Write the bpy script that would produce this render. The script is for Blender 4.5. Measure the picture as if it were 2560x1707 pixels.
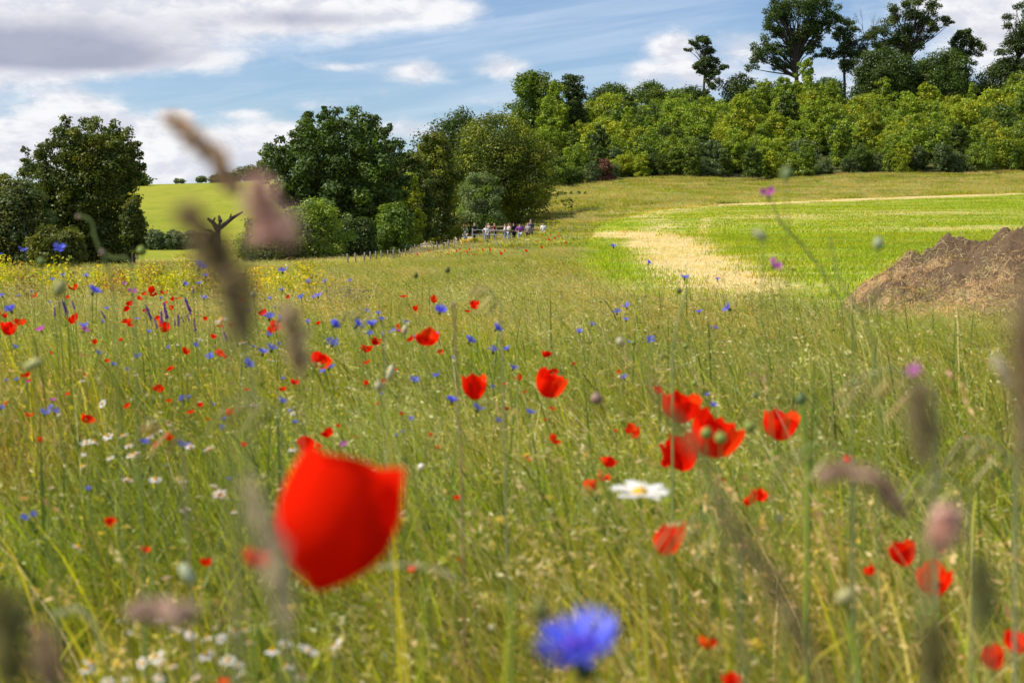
import bpy, math, random
import numpy as np
from mathutils import Vector, Matrix, Euler

random.seed(7)
RNG = np.random.default_rng(7)
scene = bpy.context.scene
for o in list(bpy.data.objects):
    bpy.data.objects.remove(o)

# ------------------------------------------------------------------ camera
EYE = 1.1
FPX = 3556.0                       # focal length in photograph pixels (2560 wide)
PITCH = math.atan((853.5 - 555.0) / FPX)
cd = bpy.data.cameras.new('camera')
cam = bpy.data.objects.new('camera', cd)
scene.collection.objects.link(cam)
cam.location = (0, 0, EYE)
cam.rotation_euler = (math.pi / 2 - PITCH, 0, 0)
cd.lens, cd.sensor_width = 50.0, 36.0
cd.clip_start, cd.clip_end = 0.05, 4000.0
cd.dof.use_dof = True
cd.dof.focus_distance = 45.0
cd.dof.aperture_fstop = 6.0
cd.dof.aperture_blades = 9
scene.camera = cam
scene.render.resolution_x, scene.render.resolution_y = 1024, 682

# ------------------------------------------------------------------ light
SUN_EL, SUN_AZ = math.radians(50), math.radians(-98)      # azimuth measured from +Y towards +X
sdir = Vector((math.sin(SUN_AZ) * math.cos(SUN_EL), math.cos(SUN_AZ) * math.cos(SUN_EL), math.sin(SUN_EL)))
sl = bpy.data.lights.new('sun', 'SUN')
sl.energy, sl.angle, sl.color = 5.0, math.radians(0.53), (1.0, 0.94, 0.84)
sun = bpy.data.objects.new('sun', sl)
scene.collection.objects.link(sun)
sun.rotation_euler = sdir.to_track_quat('Z', 'Y').to_euler()
sun.location = (0, 0, 50)
vs = scene.view_settings
vs.view_transform, vs.look, vs.gamma, vs.exposure = 'Standard', 'None', 1.0, 0.28
vs.use_curve_mapping = False
scene.cycles.use_denoising = True
scene.cycles.max_bounces = 6
scene.cycles.diffuse_bounces = 3
scene.cycles.transmission_bounces = 4
scene.cycles.transparent_max_bounces = 8
scene.cycles.glossy_bounces = 2


class NT:
    """short hand for building node trees"""
    def __init__(s, tree): s.t = tree
    def n(s, typ, **kw):
        nd = s.t.nodes.new(typ)
        for k, v in kw.items():
            if k.startswith('i_'): nd.inputs[k[2:].replace('_', ' ')].default_value = v
            else: setattr(nd, k, v)
        return nd
    def put(s, sock, v):
        if isinstance(v, bpy.types.NodeSocket): s.t.links.new(v, sock)
        else: sock.default_value = v
    def m(s, op, a, b=0.0, c=None, clamp=False):
        nd = s.t.nodes.new('ShaderNodeMath'); nd.operation = op; nd.use_clamp = clamp
        s.put(nd.inputs[0], a); s.put(nd.inputs[1], b)
        if c is not None: s.put(nd.inputs[2], c)
        return nd.outputs[0]
    def mix(s, f, a, b):
        nd = s.t.nodes.new('ShaderNodeMix'); nd.data_type = 'RGBA'
        s.put(nd.inputs[0], f); s.put(nd.inputs[6], a); s.put(nd.inputs[7], b)
        return nd.outputs[2]
    def ss(s, x, lo, hi):
        nd = s.t.nodes.new('ShaderNodeMapRange'); nd.interpolation_type = 'SMOOTHSTEP'
        s.put(nd.inputs[0], x); nd.inputs[1].default_value = lo; nd.inputs[2].default_value = hi
        return nd.outputs[0]
    def noise(s, vec, scale, detail=4.0, rough=0.55, dist=0.0):
        nd = s.t.nodes.new('ShaderNodeTexNoise')
        nd.inputs['Scale'].default_value = scale; nd.inputs['Detail'].default_value = detail
        nd.inputs['Roughness'].default_value = rough; nd.inputs['Distortion'].default_value = dist
        s.t.links.new(vec, nd.inputs['Vector'])
        return nd.outputs['Fac']


def rgba(c): return (c[0], c[1], c[2], 1.0)


# ------------------------------------------------------------------ sky with clouds
def v2a(x, y):                      # a direction of the photograph (as viewed 2352 wide) to azimuth/elevation in radians
    cx, cz = (x * 1.0884 - 1280) / FPX, -(y * 1.0884 - 853.5) / FPX
    v = Vector((cx, math.cos(PITCH) + cz * math.sin(PITCH), -math.sin(PITCH) + cz * math.cos(PITCH))).normalized()
    return math.atan2(v.x, v.y), math.asin(v.z)


world = bpy.data.worlds.new('World')
scene.world = world
world.use_nodes = True
wt = world.node_tree
wt.nodes.clear()
W = NT(wt)
tc = W.n('ShaderNodeTexCoord')
sep = W.n('ShaderNodeSeparateXYZ'); wt.links.new(tc.outputs['Generated'], sep.inputs[0])
az = W.m('ARCTAN2', sep.outputs[0], sep.outputs[1])
el = W.m('ARCSINE', sep.outputs[2])
sky = W.n('ShaderNodeTexSky', sky_type='NISHITA', sun_disc=False, sun_elevation=SUN_EL, sun_rotation=SUN_AZ,
          altitude=0.0, air_density=1.0, dust_density=0.25, ozone_density=2.2)
# the photograph's own, deeper blue: one grade over the whole sky
grade = W.n('ShaderNodeMix', data_type='RGBA', blend_type='MULTIPLY')
grade.inputs[0].default_value = 1.0
wt.links.new(sky.outputs[0], grade.inputs[6]); grade.inputs[7].default_value = (0.62, 0.775, 0.96, 1)
blue = grade.outputs[2]
# cloud coordinates: stretched sideways towards the horizon as a flat layer seen from below
elp = W.m('ADD', W.m('MAXIMUM', el, -0.02), 0.035)
cv = W.n('ShaderNodeCombineXYZ')
wt.links.new(W.m('MULTIPLY', az, 1.0), cv.inputs[0])
wt.links.new(W.m('MULTIPLY', el, 2.1), cv.inputs[1])
warp = W.noise(cv.outputs[0], 9.0, 3.0)
cvw = W.n('ShaderNodeCombineXYZ')
wt.links.new(W.m('ADD', az, W.m('MULTIPLY', W.m('SUBTRACT', warp, 0.5), 0.05)), cvw.inputs[0])
wt.links.new(W.m('ADD', W.m('MULTIPLY', el, 2.1), W.m('MULTIPLY', W.m('SUBTRACT', warp, 0.5), 0.03)), cvw.inputs[1])
n1 = W.noise(cvw.outputs[0], 14.0, 9.0, 0.62)
off = W.n('ShaderNodeVectorMath', operation='ADD'); wt.links.new(cvw.outputs[0], off.inputs[0])
off.inputs[1].default_value = (-0.008, 0.016, 0)
n2 = W.noise(off.outputs[0], 14.0, 7.0, 0.6)


def blobs(lst):
    tot = None
    for (x, y, rx, ry, amp) in lst:
        a0, e0 = v2a(x, y)
        sx, sy = rx * 1.0884 / FPX, ry * 1.0884 / FPX
        dx = W.m('DIVIDE', W.m('SUBTRACT', az, a0), sx)
        dy = W.m('DIVIDE', W.m('SUBTRACT', el, e0), sy)
        r = W.m('ADD', W.m('MULTIPLY', dx, dx), W.m('MULTIPLY', dy, dy))
        g = W.m('MULTIPLY', W.m('EXPONENT', W.m('MULTIPLY', r, -1.0)), amp)
        tot = g if tot is None else W.m('ADD', tot, g)
    return tot


CL = [(60, 55, 420, 62, 1.0), (380, 10, 380, 60, 1.0), (700, 25, 230, 42, 0.9), (960, 20, 150, 36, 0.95), (120, 130, 330, 40, 0.8), (-150, 100, 300, 130, 1.0),
      (440, 130, 120, 28, 0.4),
      (30, 330, 130, 60, 0.95), (190, 250, 80, 32, 0.9), (280, 330, 150, 60, 0.75), (330, 300, 70, 36, 0.5), (450, 380, 320, 50, 0.85), (520, 330, 120, 30, 0.5),
      (405, 262, 38, 16, 0.6), (640, 300, 120, 26, 0.55), (740, 240, 90, 22, 0.5), (560, 262, 60, 14, 0.5), (930, 300, 120, 30, 0.6),
      (960, 165, 75, 30, 0.75), (1150, 158, 70, 34, 0.75), (1545, 108, 56, 36, 0.85), (1710, 110, 70, 46, 0.75), (1600, 165, 40, 30, 0.6),
      (1480, 165, 60, 22, 0.5), (1130, 235, 90, 16, 0.35), (2260, 50, 110, 80, 0.85), (2200, 0, 160, 40, 0.5), (1900, 180, 260, 60, 0.5), (2500, 120, 200, 120, 0.7),
      (780, 155, 70, 12, 0.4), (1450, 210, 260, 30, 0.35)]
base = blobs(CL)
# beyond the frame the same broken clouds go on
cov = W.noise(cv.outputs[0], 2.2, 3.0)
far = W.m('MULTIPLY', W.ss(W.m('ABSOLUTE', az), 0.42, 0.62), W.m('MULTIPLY', W.m('SUBTRACT', cov, 0.35), 2.0))
high = W.m('MULTIPLY', W.ss(el, 0.19, 0.30), W.m('MULTIPLY', W.m('SUBTRACT', cov, 0.35), 2.0))
dens = W.m('ADD', W.m('ADD', base, W.m('MAXIMUM', far, high)), W.m('MULTIPLY', W.m('SUBTRACT', n1, 0.5), 1.5))
alpha = W.ss(dens, 0.16, 0.78)
# thin streaks
sv = W.n('ShaderNodeCombineXYZ')
wt.links.new(W.m('ADD', W.m('MULTIPLY', az, 1.6), W.m('MULTIPLY', el, -2.6)), sv.inputs[0])
wt.links.new(W.m('ADD', W.m('MULTIPLY', el, 13.0), W.m('MULTIPLY', az, -1.4)), sv.inputs[1])
st = W.noise(sv.outputs[0], 3.4, 6.0, 0.6, 0.6)
streak = W.m('ADD', 0.13, W.m('MULTIPLY', W.ss(st, 0.34, 0.85), 0.42))
haze_l = W.m('MULTIPLY', W.m('SUBTRACT', 1.0, W.ss(el, -0.02, 0.13)), 0.45)
thin = W.m('MAXIMUM', streak, haze_l)
GR = [(120, 120, 300, 34, 1.0), (700, 42, 190, 24, 0.75), (330, 60, 260, 50, 0.45), (-200, 110, 260, 60, 0.8), (230, 142, 120, 22, 0.5), (2280, 80, 120, 60, 0.45), (60, 60, 300, 60, 0.3)]
grey = W.m('MULTIPLY', W.ss(W.m('ADD', blobs(GR), W.m('MULTIPLY', W.m('SUBTRACT', n1, 0.5), 1.3)), 0.15, 1.15), 0.85)
lit = W.ss(W.m('SUBTRACT', n1, n2), -0.10, 0.10)
CW, CM, CG = (7.9, 7.9, 8.1, 1), (5.9, 6.1, 6.8, 1), (3.0, 3.2, 4.3, 1)
ccol = W.mix(lit, CM, CW)
ccol = W.mix(grey, ccol, CG)
full = W.mix(thin, blue, (6.9, 7.5, 8.6, 1))
full = W.mix(alpha, full, ccol)
bg = W.n('ShaderNodeBackground'); bg.inputs['Strength'].default_value = 0.10
wt.links.new(full, bg.inputs['Color'])
wo = W.n('ShaderNodeOutputWorld'); wt.links.new(bg.outputs[0], wo.inputs[0])


# ------------------------------------------------------------------ geometry of the place
cp, sp = math.cos(PITCH), math.sin(PITCH)


def ray(px, py):                    # photograph pixel (2560 wide) to ray direction
    cx, cz = (px - 1280) / FPX, -(py - 853.5) / FPX
    return np.array([cx, cp + cz * sp, -sp + cz * cp])


def at(vx, vy, d):                  # view pixel (2352 wide) and distance along y -> world point
    r = ray(vx * 1.0884, vy * 1.0884)
    return Vector((0, 0, EYE)) + Vector(r) * (d / r[1])


def proj(p):
    x, y, z = p[0], p[1], p[2] - EYE
    f = y * cp - z * sp; u = y * sp + z * cp
    return ((x / f * FPX + 1280) / 1.0884, (-u / f * FPX + 853.5) / 1.0884)


# terrain control points: (photo px across, distance, height)
CP = []
for px in (-1600, -600, 200, 900, 1280, 1500, 1900, 2400, 3200, 4200):
    for d in (0.5, 2, 5, 9, 13): CP.append((px, d, 0.0))
for d, row in {
    25: [(-1600, -.5), (200, -.35), (900, -.25), (1280, -.12), (1500, -.02), (1900, .0), (2400, .02), (3600, .1)],
    35: [(-1600, -.7), (200, -.55), (900, -.42), (1280, -.25), (1500, .08), (1900, .10), (2400, .12), (3600, .2)],
    60: [(-1600, -1.), (200, -.85), (900, -.75), (1280, -.42), (1450, .2), (1600, .45), (1900, .5), (2400, .55), (3600, .8)],
    90: [(-1600, -1.), (200, -.95), (470, -.9), (900, -.9), (1150, -.7), (1300, -.55), (1370, -.25), (1500, .85), (1650, 1.2), (1900, 1.3), (2400, 1.4), (3600, 1.8)],
    108: [(1180, -.75), (1300, -.75), (1370, -.6), (1420, -.1), (1500, 1.1)],
    125: [(-1600, -.5), (200, -.2), (470, .1), (900, -.5), (1080, -.45), (1180, -.75), (1330, -.75), (1380, -.6), (1420, .2), (1500, 1.5), (1650, 2.1), (1900, 2.3), (2400, 2.6), (3600, 3.2)],
    160: [(-1600, 2), (200, 2.2), (470, 2.0), (900, 1.2), (1150, 1.4), (1300, 2.6), (1400, 3.4), (1600, 3.7), (1900, 3.8), (2400, 4.3), (3600, 5.2)],
    200: [(-1600, 4.6), (200, 4.6), (470, 4.4), (900, 4.5), (1200, 5.2), (1400, 5.9), (1900, 6.2), (2400, 7.2), (2700, 7.8), (3600, 9)],
    300: [(-1600, 9.3), (200, 8.7), (470, 9.0), (700, 9.8), (1000, 15), (1280, 18), (1400, 20), (1900, 21.5), (2400, 22), (3600, 23)],
    370: [(-1600, 9), (200, 8.0), (470, 8.5), (700, 9.5), (1000, 17), (1280, 24), (1900, 27), (2400, 28), (3600, 29)],
    700: [(-1600, 3), (470, 3), (700, 5), (1280, 24), (1900, 28), (3600, 30)],
    1500: [(-1600, -20), (470, -20), (1280, 0), (1900, 10), (3600, 10)],
}.items():
    for px, z in row: CP.append((px, d, z))
CP = np.array(CP, float)


def tcoord(px, d): return np.stack([px / 520.0, np.log(d + 14.0) * 3.2], -1)


_c = tcoord(CP[:, 0], CP[:, 1])
_A = np.linalg.norm(_c[:, None] - _c[None], axis=-1)
_A += np.eye(len(CP)) * 1e-3
_n = len(CP)
_M = np.zeros((_n + 1, _n + 1)); _M[:_n, :_n] = _A; _M[:_n, _n] = 1; _M[_n, :_n] = 1
_w = np.linalg.solve(_M, np.append(CP[:, 2], 0))


def _hraw(x, y):
    d = np.maximum(y, 1.0)
    px = np.clip(1280 + x / d * FPX, -1600, 3900)
    t = tcoord(px, d)
    out = np.empty(len(x))
    for i in range(0, len(x), 20000):
        q = t[i:i + 20000]
        out[i:i + 20000] = np.linalg.norm(q[:, None] - _c[None], axis=-1) @ _w[:_n] + _w[_n]
    return out * np.clip((d - 1) / 8, 0, 1)


# table of the height over (log distance, bearing), lightly smoothed, then read back bilinearly
TD = np.exp(np.linspace(math.log(15.0), math.log(1615.0), 260)) - 14.0
TP = np.linspace(-1600, 3900, 400)
_gd, _gp = np.meshgrid(TD, TP, indexing='ij')
_tab = _hraw(((_gp - 1280) / FPX * _gd).ravel(), _gd.ravel()).reshape(_gd.shape)
for _ in range(4):
    p_ = np.pad(_tab, 1, mode='edge')
    _tab = (p_[:-2, 1:-1] + p_[2:, 1:-1] + p_[1:-1, :-2] + p_[1:-1, 2:] + 2 * p_[1:-1, 1:-1]) / 6
_l0, _l1 = math.log(15.0), math.log(1615.0)


def H(x, y):
    x = np.atleast_1d(np.asarray(x, float)); y = np.atleast_1d(np.asarray(y, float))
    d = np.clip(y, 1.0, 1600)
    fi = np.clip((np.log(d + 14) - _l0) / (_l1 - _l0) * 259, 0, 258.999)
    fj = np.clip((1280 + x / d * FPX + 1600) / 5500 * 399, 0, 398.999)
    i, j = fi.astype(int), fj.astype(int); a, b = fi - i, fj - j
    z = _tab[i, j] * (1 - a) * (1 - b) + _tab[i + 1, j] * a * (1 - b) + _tab[i, j + 1] * (1 - a) * b + _tab[i + 1, j + 1] * a * b
    return z


def h1(x, y): return float(H(x, y)[0])


def hit(vx, vy, d0=8.0):            # where the view pixel's ray meets the ground
    r = ray(vx * 1.0884, vy * 1.0884)
    ds = np.exp(np.linspace(math.log(d0), math.log(420), 500))
    z = EYE + r[2] / r[1] * ds
    g = H(r[0] / r[1] * ds, ds)
    k = np.argmax(z < g)
    d = ds[k] if z[k] < g[k] else 300.0
    return Vector((r[0] / r[1] * d, d, h1(r[0] / r[1] * d, d)))


# ------------------------------------------------------------------ object helpers
COL = scene.collection
LIB = bpy.data.collections.new('grass_sources')            # not linked: only sources for the grass stuff


def mesh_np(name, V, F, mat, smooth=False, col=None, corners=4):
    me = bpy.data.meshes.new(name)
    V = np.asarray(V, np.float32); F = np.asarray(F, np.int32)
    me.vertices.add(len(V)); me.vertices.foreach_set('co', V.ravel())
    nf = len(F); k = F.shape[1]
    me.loops.add(nf * k); me.loops.foreach_set('vertex_index', F.ravel())
    me.polygons.add(nf)
    me.polygons.foreach_set('loop_start', np.arange(nf, dtype=np.int32) * k)
    me.polygons.foreach_set('loop_total', np.full(nf, k, np.int32))
    me.update(calc_edges=True)
    if smooth: me.polygons.foreach_set('use_smooth', np.ones(nf, bool))
    if col is not None:
        a = me.color_attributes.new('col', 'FLOAT_COLOR', 'POINT')
        c = np.ones((len(V), 4), np.float32); c[:, :3] = col
        a.data.foreach_set('color', c.ravel())
    me.materials.append(mat)
    me.validate()
    return me


def link(name, data, parent=None, loc=None):
    o = bpy.data.objects.new(name, data); COL.objects.link(o)
    if parent is not None: o.parent = parent
    if loc is not None: o.location = loc
    return o


def tag(o, label=None, cat=None, group=None, kind=None):
    if label: o['label'] = label
    if cat: o['category'] = cat
    if group: o['group'] = group
    if kind: o['kind'] = kind
    return o


def thing(name, label, cat, loc=(0, 0, 0), rz=0.0, group=None):
    o = link(name, None, None, loc); o.rotation_euler = (0, 0, rz)
    o.empty_display_size = 0.1
    return tag(o, label, cat, group)


class MB:
    """collects vertices, faces, colours"""
    def __init__(s): s.V, s.F, s.C, s.n = [], [], [], 0
    def add(s, V, F, c):
        V = np.asarray(V, float); F = np.asarray(F, int)
        s.V.append(V); s.F.append(F + s.n); s.n += len(V)
        c = np.asarray(c, float)
        s.C.append(np.tile(c, (len(V), 1)) if c.ndim == 1 else c)
    def mesh(s, name, mat, smooth=False):
        return mesh_np(name, np.concatenate(s.V), np.concatenate(s.F), mat, smooth, np.concatenate(s.C))


def tube(path, radii, sides=6, closed_end=True):
    path = [Vector(p) for p in path]; n = len(path)
    V, F = [], []
    up = Vector((0.13, 0.37, 0.9)).normalized()
    for i, p in enumerate(path):
        t = (path[min(i + 1, n - 1)] - path[max(i - 1, 0)]).normalized()
        a = t.cross(up)
        if a.length < 0.05: a = t.cross(Vector((1, 0, 0)))
        a.normalize(); b = t.cross(a)
        for k in range(sides):
            w = 2 * math.pi * k / sides
            V.append(p + (a * math.cos(w) + b * math.sin(w)) * radii[i])
    for i in range(n - 1):
        for k in range(sides):
            k2 = (k + 1) % sides
            F.append((i * sides + k, i * sides + k2, (i + 1) * sides + k2, (i + 1) * sides + k))
    return np.array([tuple(v) for v in V]), np.array(F)


# ------------------------------------------------------------------ materials
def leaf_mat(name, tint=(1, 1, 1), trans=0.35, var=0.25, scale=1.5, gloss=0.03, tcol=(1.25, 1.3, 0.5), patchy=False):
    m = bpy.data.materials.new(name); m.use_nodes = True
    t = m.node_tree; t.nodes.clear(); N = NT(t)
    at_ = N.n('ShaderNodeAttribute', attribute_name='col')
    oi = N.n('ShaderNodeObjectInfo')
    geo = N.n('ShaderNodeNewGeometry')
    nz = N.noise(geo.outputs['Position'], scale, 2.0)
    k = N.m('ADD', 1.0 - var, N.m('MULTIPLY', nz, 2 * var))
    k = N.m('MULTIPLY', k, N.m('ADD', 0.88, N.m('MULTIPLY', oi.outputs['Random'], 0.24)))
    mul = N.n('ShaderNodeVectorMath', operation='MULTIPLY')
    t.links.new(at_.outputs['Color'], mul.inputs[0]); mul.inputs[1].default_value = tint
    sc = N.n('ShaderNodeVectorMath', operation='SCALE')
    t.links.new(mul.outputs[0], sc.inputs[0]); t.links.new(k, sc.inputs['Scale'])
    tm = N.n('ShaderNodeVectorMath', operation='MULTIPLY')
    if patchy:
        n_a, n_b = N.noise(geo.outputs['Position'], 0.55, 3.0), N.noise(geo.outputs['Position'], 3.5, 2.0)
        hue = N.mix(N.ss(n_a, 0.42, 0.66), (0.97, 1.03, 0.82, 1), (1.32, 1.04, 0.90, 1))
        hue = N.mix(N.ss(n_b, 0.50, 0.70), hue, (0.66, 0.80, 0.60, 1))
        hm = N.n('ShaderNodeVectorMath', operation='MULTIPLY')
        t.links.new(sc.outputs[0], hm.inputs[0]); t.links.new(hue, hm.inputs[1]); sc = hm
    t.links.new(sc.outputs[0], tm.inputs[0]); tm.inputs[1].default_value = tcol
    d = N.n('ShaderNodeBsdfDiffuse'); t.links.new(sc.outputs[0], d.inputs[0])
    tr = N.n('ShaderNodeBsdfTranslucent'); t.links.new(tm.outputs[0], tr.inputs[0])
    mx = N.n('ShaderNodeMixShader'); mx.inputs[0].default_value = trans
    t.links.new(d.outputs[0], mx.inputs[1]); t.links.new(tr.outputs[0], mx.inputs[2])
    out = mx.outputs[0]
    if gloss > 0:
        g = N.n('ShaderNodeBsdfGlossy'); g.inputs['Roughness'].default_value = 0.45
        m2 = N.n('ShaderNodeMixShader'); m2.inputs[0].default_value = gloss
        t.links.new(out, m2.inputs[1]); t.links.new(g.outputs[0], m2.inputs[2]); out = m2.outputs[0]
    o = N.n('ShaderNodeOutputMaterial'); t.links.new(out, o.inputs[0])
    return m


M_GRASS = leaf_mat('grass_blades', trans=0.45, var=0.40, scale=1.3, gloss=0.022, tcol=(1.45, 1.4, 0.38), patchy=True)
M_TREE = leaf_mat('tree_leaves', trans=0.30, var=0.30, scale=0.35, gloss=0.02)
M_PETAL = leaf_mat('petals', trans=0.40, var=0.12, scale=60.0, gloss=0.0, tcol=(1.15, 0.9, 0.9))
M_SEED = leaf_mat('seed_heads', trans=0.35, var=0.2, scale=40.0, gloss=0.0, tcol=(1.1, 1.0, 0.92))
M_STEM = leaf_mat('plant_stems', trans=0.15, var=0.15, scale=30.0, gloss=0.02)


def solid_mat(name, color, rough=0.8, nscale=8.0, var=0.3, bump=0.3, metallic=0.0, use_col=False):
    m = bpy.data.materials.new(name); m.use_nodes = True
    t = m.node_tree; N = NT(t); b = t.nodes['Principled BSDF']
    geo = N.n('ShaderNodeTexCoord')
    nz = N.noise(geo.outputs['Object'], nscale, 5.0)
    src = rgba(color)
    if use_col: src = N.n('ShaderNodeAttribute', attribute_name='col').outputs['Color']
    sc = N.n('ShaderNodeVectorMath', operation='SCALE')
    N.put(sc.inputs[0], src if use_col else tuple(color))
    t.links.new(N.m('ADD', 1 - var, N.m('MULTIPLY', nz, 2 * var)), sc.inputs['Scale'])
    t.links.new(sc.outputs[0], b.inputs['Base Color'])
    b.inputs['Roughness'].default_value = rough; b.inputs['Metallic'].default_value = metallic
    b.inputs['Specular IOR Level'].default_value = 0.25
    bp = N.n('ShaderNodeBump'); bp.inputs['Strength'].default_value = bump; bp.inputs['Distance'].default_value = 0.02
    t.links.new(nz, bp.inputs['Height']); t.links.new(bp.outputs[0], b.inputs['Normal'])
    return m


M_BARK = solid_mat('bark', (0.075, 0.058, 0.042), 0.9, 6.0, 0.4, 0.6)
M_DEADWOOD = solid_mat('dead_wood', (0.05, 0.035, 0.028), 0.9, 6.0, 0.4, 0.6)
M_POST = solid_mat('weathered_post', (0.19, 0.16, 0.13), 0.9, 9.0, 0.35, 0.4)
M_GALV = solid_mat('galvanised_rail', (0.55, 0.56, 0.58), 0.45, 9.0, 0.1, 0.1, 0.4)
M_PLANK = solid_mat('wooden_rail', (0.42, 0.30, 0.17), 0.8, 9.0, 0.25, 0.2)
M_SKIN = solid_mat('skin', (0.55, 0.34, 0.25), 0.6, 9.0, 0.05, 0.0)


def ground_mat(name, c1, c2, c3, s1=0.25, s2=3.0, bump=0.5, stretch=(1, 1, 1), use_col=False, f3=0.6):
    m = bpy.data.materials.new(name); m.use_nodes = True
    t = m.node_tree; N = NT(t); b = t.nodes['Principled BSDF']
    geo = N.n('ShaderNodeTexCoord')
    mp = N.n('ShaderNodeMapping'); mp.inputs['Scale'].default_value = stretch
    t.links.new(geo.outputs['Object'], mp.inputs[0])
    a = N.noise(mp.outputs[0], s1, 6.0, 0.65)
    c = N.noise(mp.outputs[0], s2, 6.0, 0.7)
    e = N.noise(geo.outputs['Object'], s2 * 7, 4.0, 0.7)
    col = N.mix(N.ss(a, 0.35, 0.65), rgba(c1), rgba(c2))
    if use_col:
        at_ = N.n('ShaderNodeAttribute', attribute_name='col')
        sepc = N.n('ShaderNodeSeparateColor'); t.links.new(at_.outputs['Color'], sepc.inputs[0])
        q = N.m('ADD', sepc.outputs[0], N.m('ADD', N.m('MULTIPLY', N.m('SUBTRACT', c, 0.5), 0.9), N.m('MULTIPLY', N.m('SUBTRACT', e, 0.5), 0.9)))
        q = N.m('ADD', q, N.m('MULTIPLY', N.m('SUBTRACT', a, 0.5), 0.9))
        col = N.mix(N.ss(q, 0.30, 0.72), col, rgba(c3))
    else:
        col = N.mix(N.m('MULTIPLY', N.ss(c, 0.50, 0.72), f3), col, rgba(c3))
    sc = N.n('ShaderNodeVectorMath', operation='SCALE'); t.links.new(col, sc.inputs[0])
    t.links.new(N.m('ADD', 0.6, N.m('MULTIPLY', e, 0.8)), sc.inputs['Scale'])
    t.links.new(sc.outputs[0], b.inputs['Base Color'])
    b.inputs['Roughness'].default_value = 1.0; b.inputs['Specular IOR Level'].default_value = 0.05
    bp = N.n('ShaderNodeBump'); bp.inputs['Strength'].default_value = bump; bp.inputs['Distance'].default_value = 0.08
    t.links.new(N.m('ADD', c, e), bp.inputs['Height']); t.links.new(bp.outputs[0], b.inputs['Normal'])
    return m


M_SOIL = ground_mat('meadow_soil', (0.060, 0.070, 0.018), (0.10, 0.10, 0.035), (0.15, 0.13, 0.06), 0.3, 2.0)
M_PASTURE = ground_mat('pasture_turf', (0.21, 0.24, 0.022), (0.29, 0.29, 0.032), (0.13, 0.17, 0.02), 0.06, 0.45, 0.5, (1, 0.35, 1), f3=0.7)
M_FIELD = ground_mat('young_crop', (0.16, 0.26, 0.010), (0.24, 0.31, 0.018), (0.58, 0.46, 0.22), 0.10, 0.6, 0.7, (0.30, 1.0, 1), use_col=True)
M_PATH = ground_mat('dusty_path', (0.50, 0.40, 0.28), (0.42, 0.34, 0.22), (0.3, 0.27, 0.12), 0.5, 2.0)

# ------------------------------------------------------------------ ground sheet
def spaced(a, b, n, k):
    t = np.linspace(0, 1, n); return a + (b - a) * np.expm1(k * t) / math.expm1(k)


xs = np.concatenate([-spaced(0, 900, 130, 5.2)[::-1], spaced(0, 900, 130, 5.2)[1:]])
ys = np.concatenate([np.linspace(-250, -4, 8), spaced(-2, 1500, 260, 5.6)])
gx, gy = np.meshgrid(xs, ys)
gz = H(gx.ravel(), gy.ravel())
nx_, ny_ = len(xs), len(ys)
ii, jj = np.meshgrid(np.arange(ny_ - 1), np.arange(nx_ - 1), indexing='ij')
a_ = (ii * nx_ + jj).ravel()
F = np.stack([a_, a_ + 1, a_ + nx_ + 1, a_ + nx_], 1)
V = np.stack([gx.ravel(), gy.ravel(), gz], 1)
link_ground = link('ground', mesh_np('ground', V, F, M_SOIL, True))
tag(link_ground, kind='structure')


def sheet(name, fx0, fx1, y0, y1, nu, nv, mat, lift, colf=None):
    v = np.exp(np.linspace(math.log(y0), math.log(y1), nv)); u = np.linspace(0, 1, nu) ** 1.7
    X = np.array([fx0(q) for q in v])[:, None] * (1 - u[None]) + np.array([fx1(q) for q in v])[:, None] * u[None]
    Y = np.repeat(v[:, None], nu, 1)
    Z = H(X.ravel(), Y.ravel()) + lift
    i2, j2 = np.meshgrid(np.arange(nv - 1), np.arange(nu - 1), indexing='ij')
    a = (i2 * nu + j2).ravel()
    VV = np.stack([X.ravel(), Y.ravel(), Z], 1)
    c = None if colf is None else colf(VV)
    o = link(name, mesh_np(name, VV, np.stack([a, a + 1, a + nu + 1, a + nu], 1), mat, True, c))
    tag(o, kind='structure')
    return o


def interp(pts): 
    xs_, ys_ = zip(*pts)
    return lambda q: float(np.interp(q, xs_, ys_))


# field of young crop: left border, far border
FL = interp([(10, 2.2), (13, 1.3), (26, 1.3), (40, 1.8), (60, 3.2), (85, 4.9), (105, 7.0), (122, 11), (138, 20), (150, 34), (158, 60), (166, 110)])
FY0, FY1 = 12.5, 166.0


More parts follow.
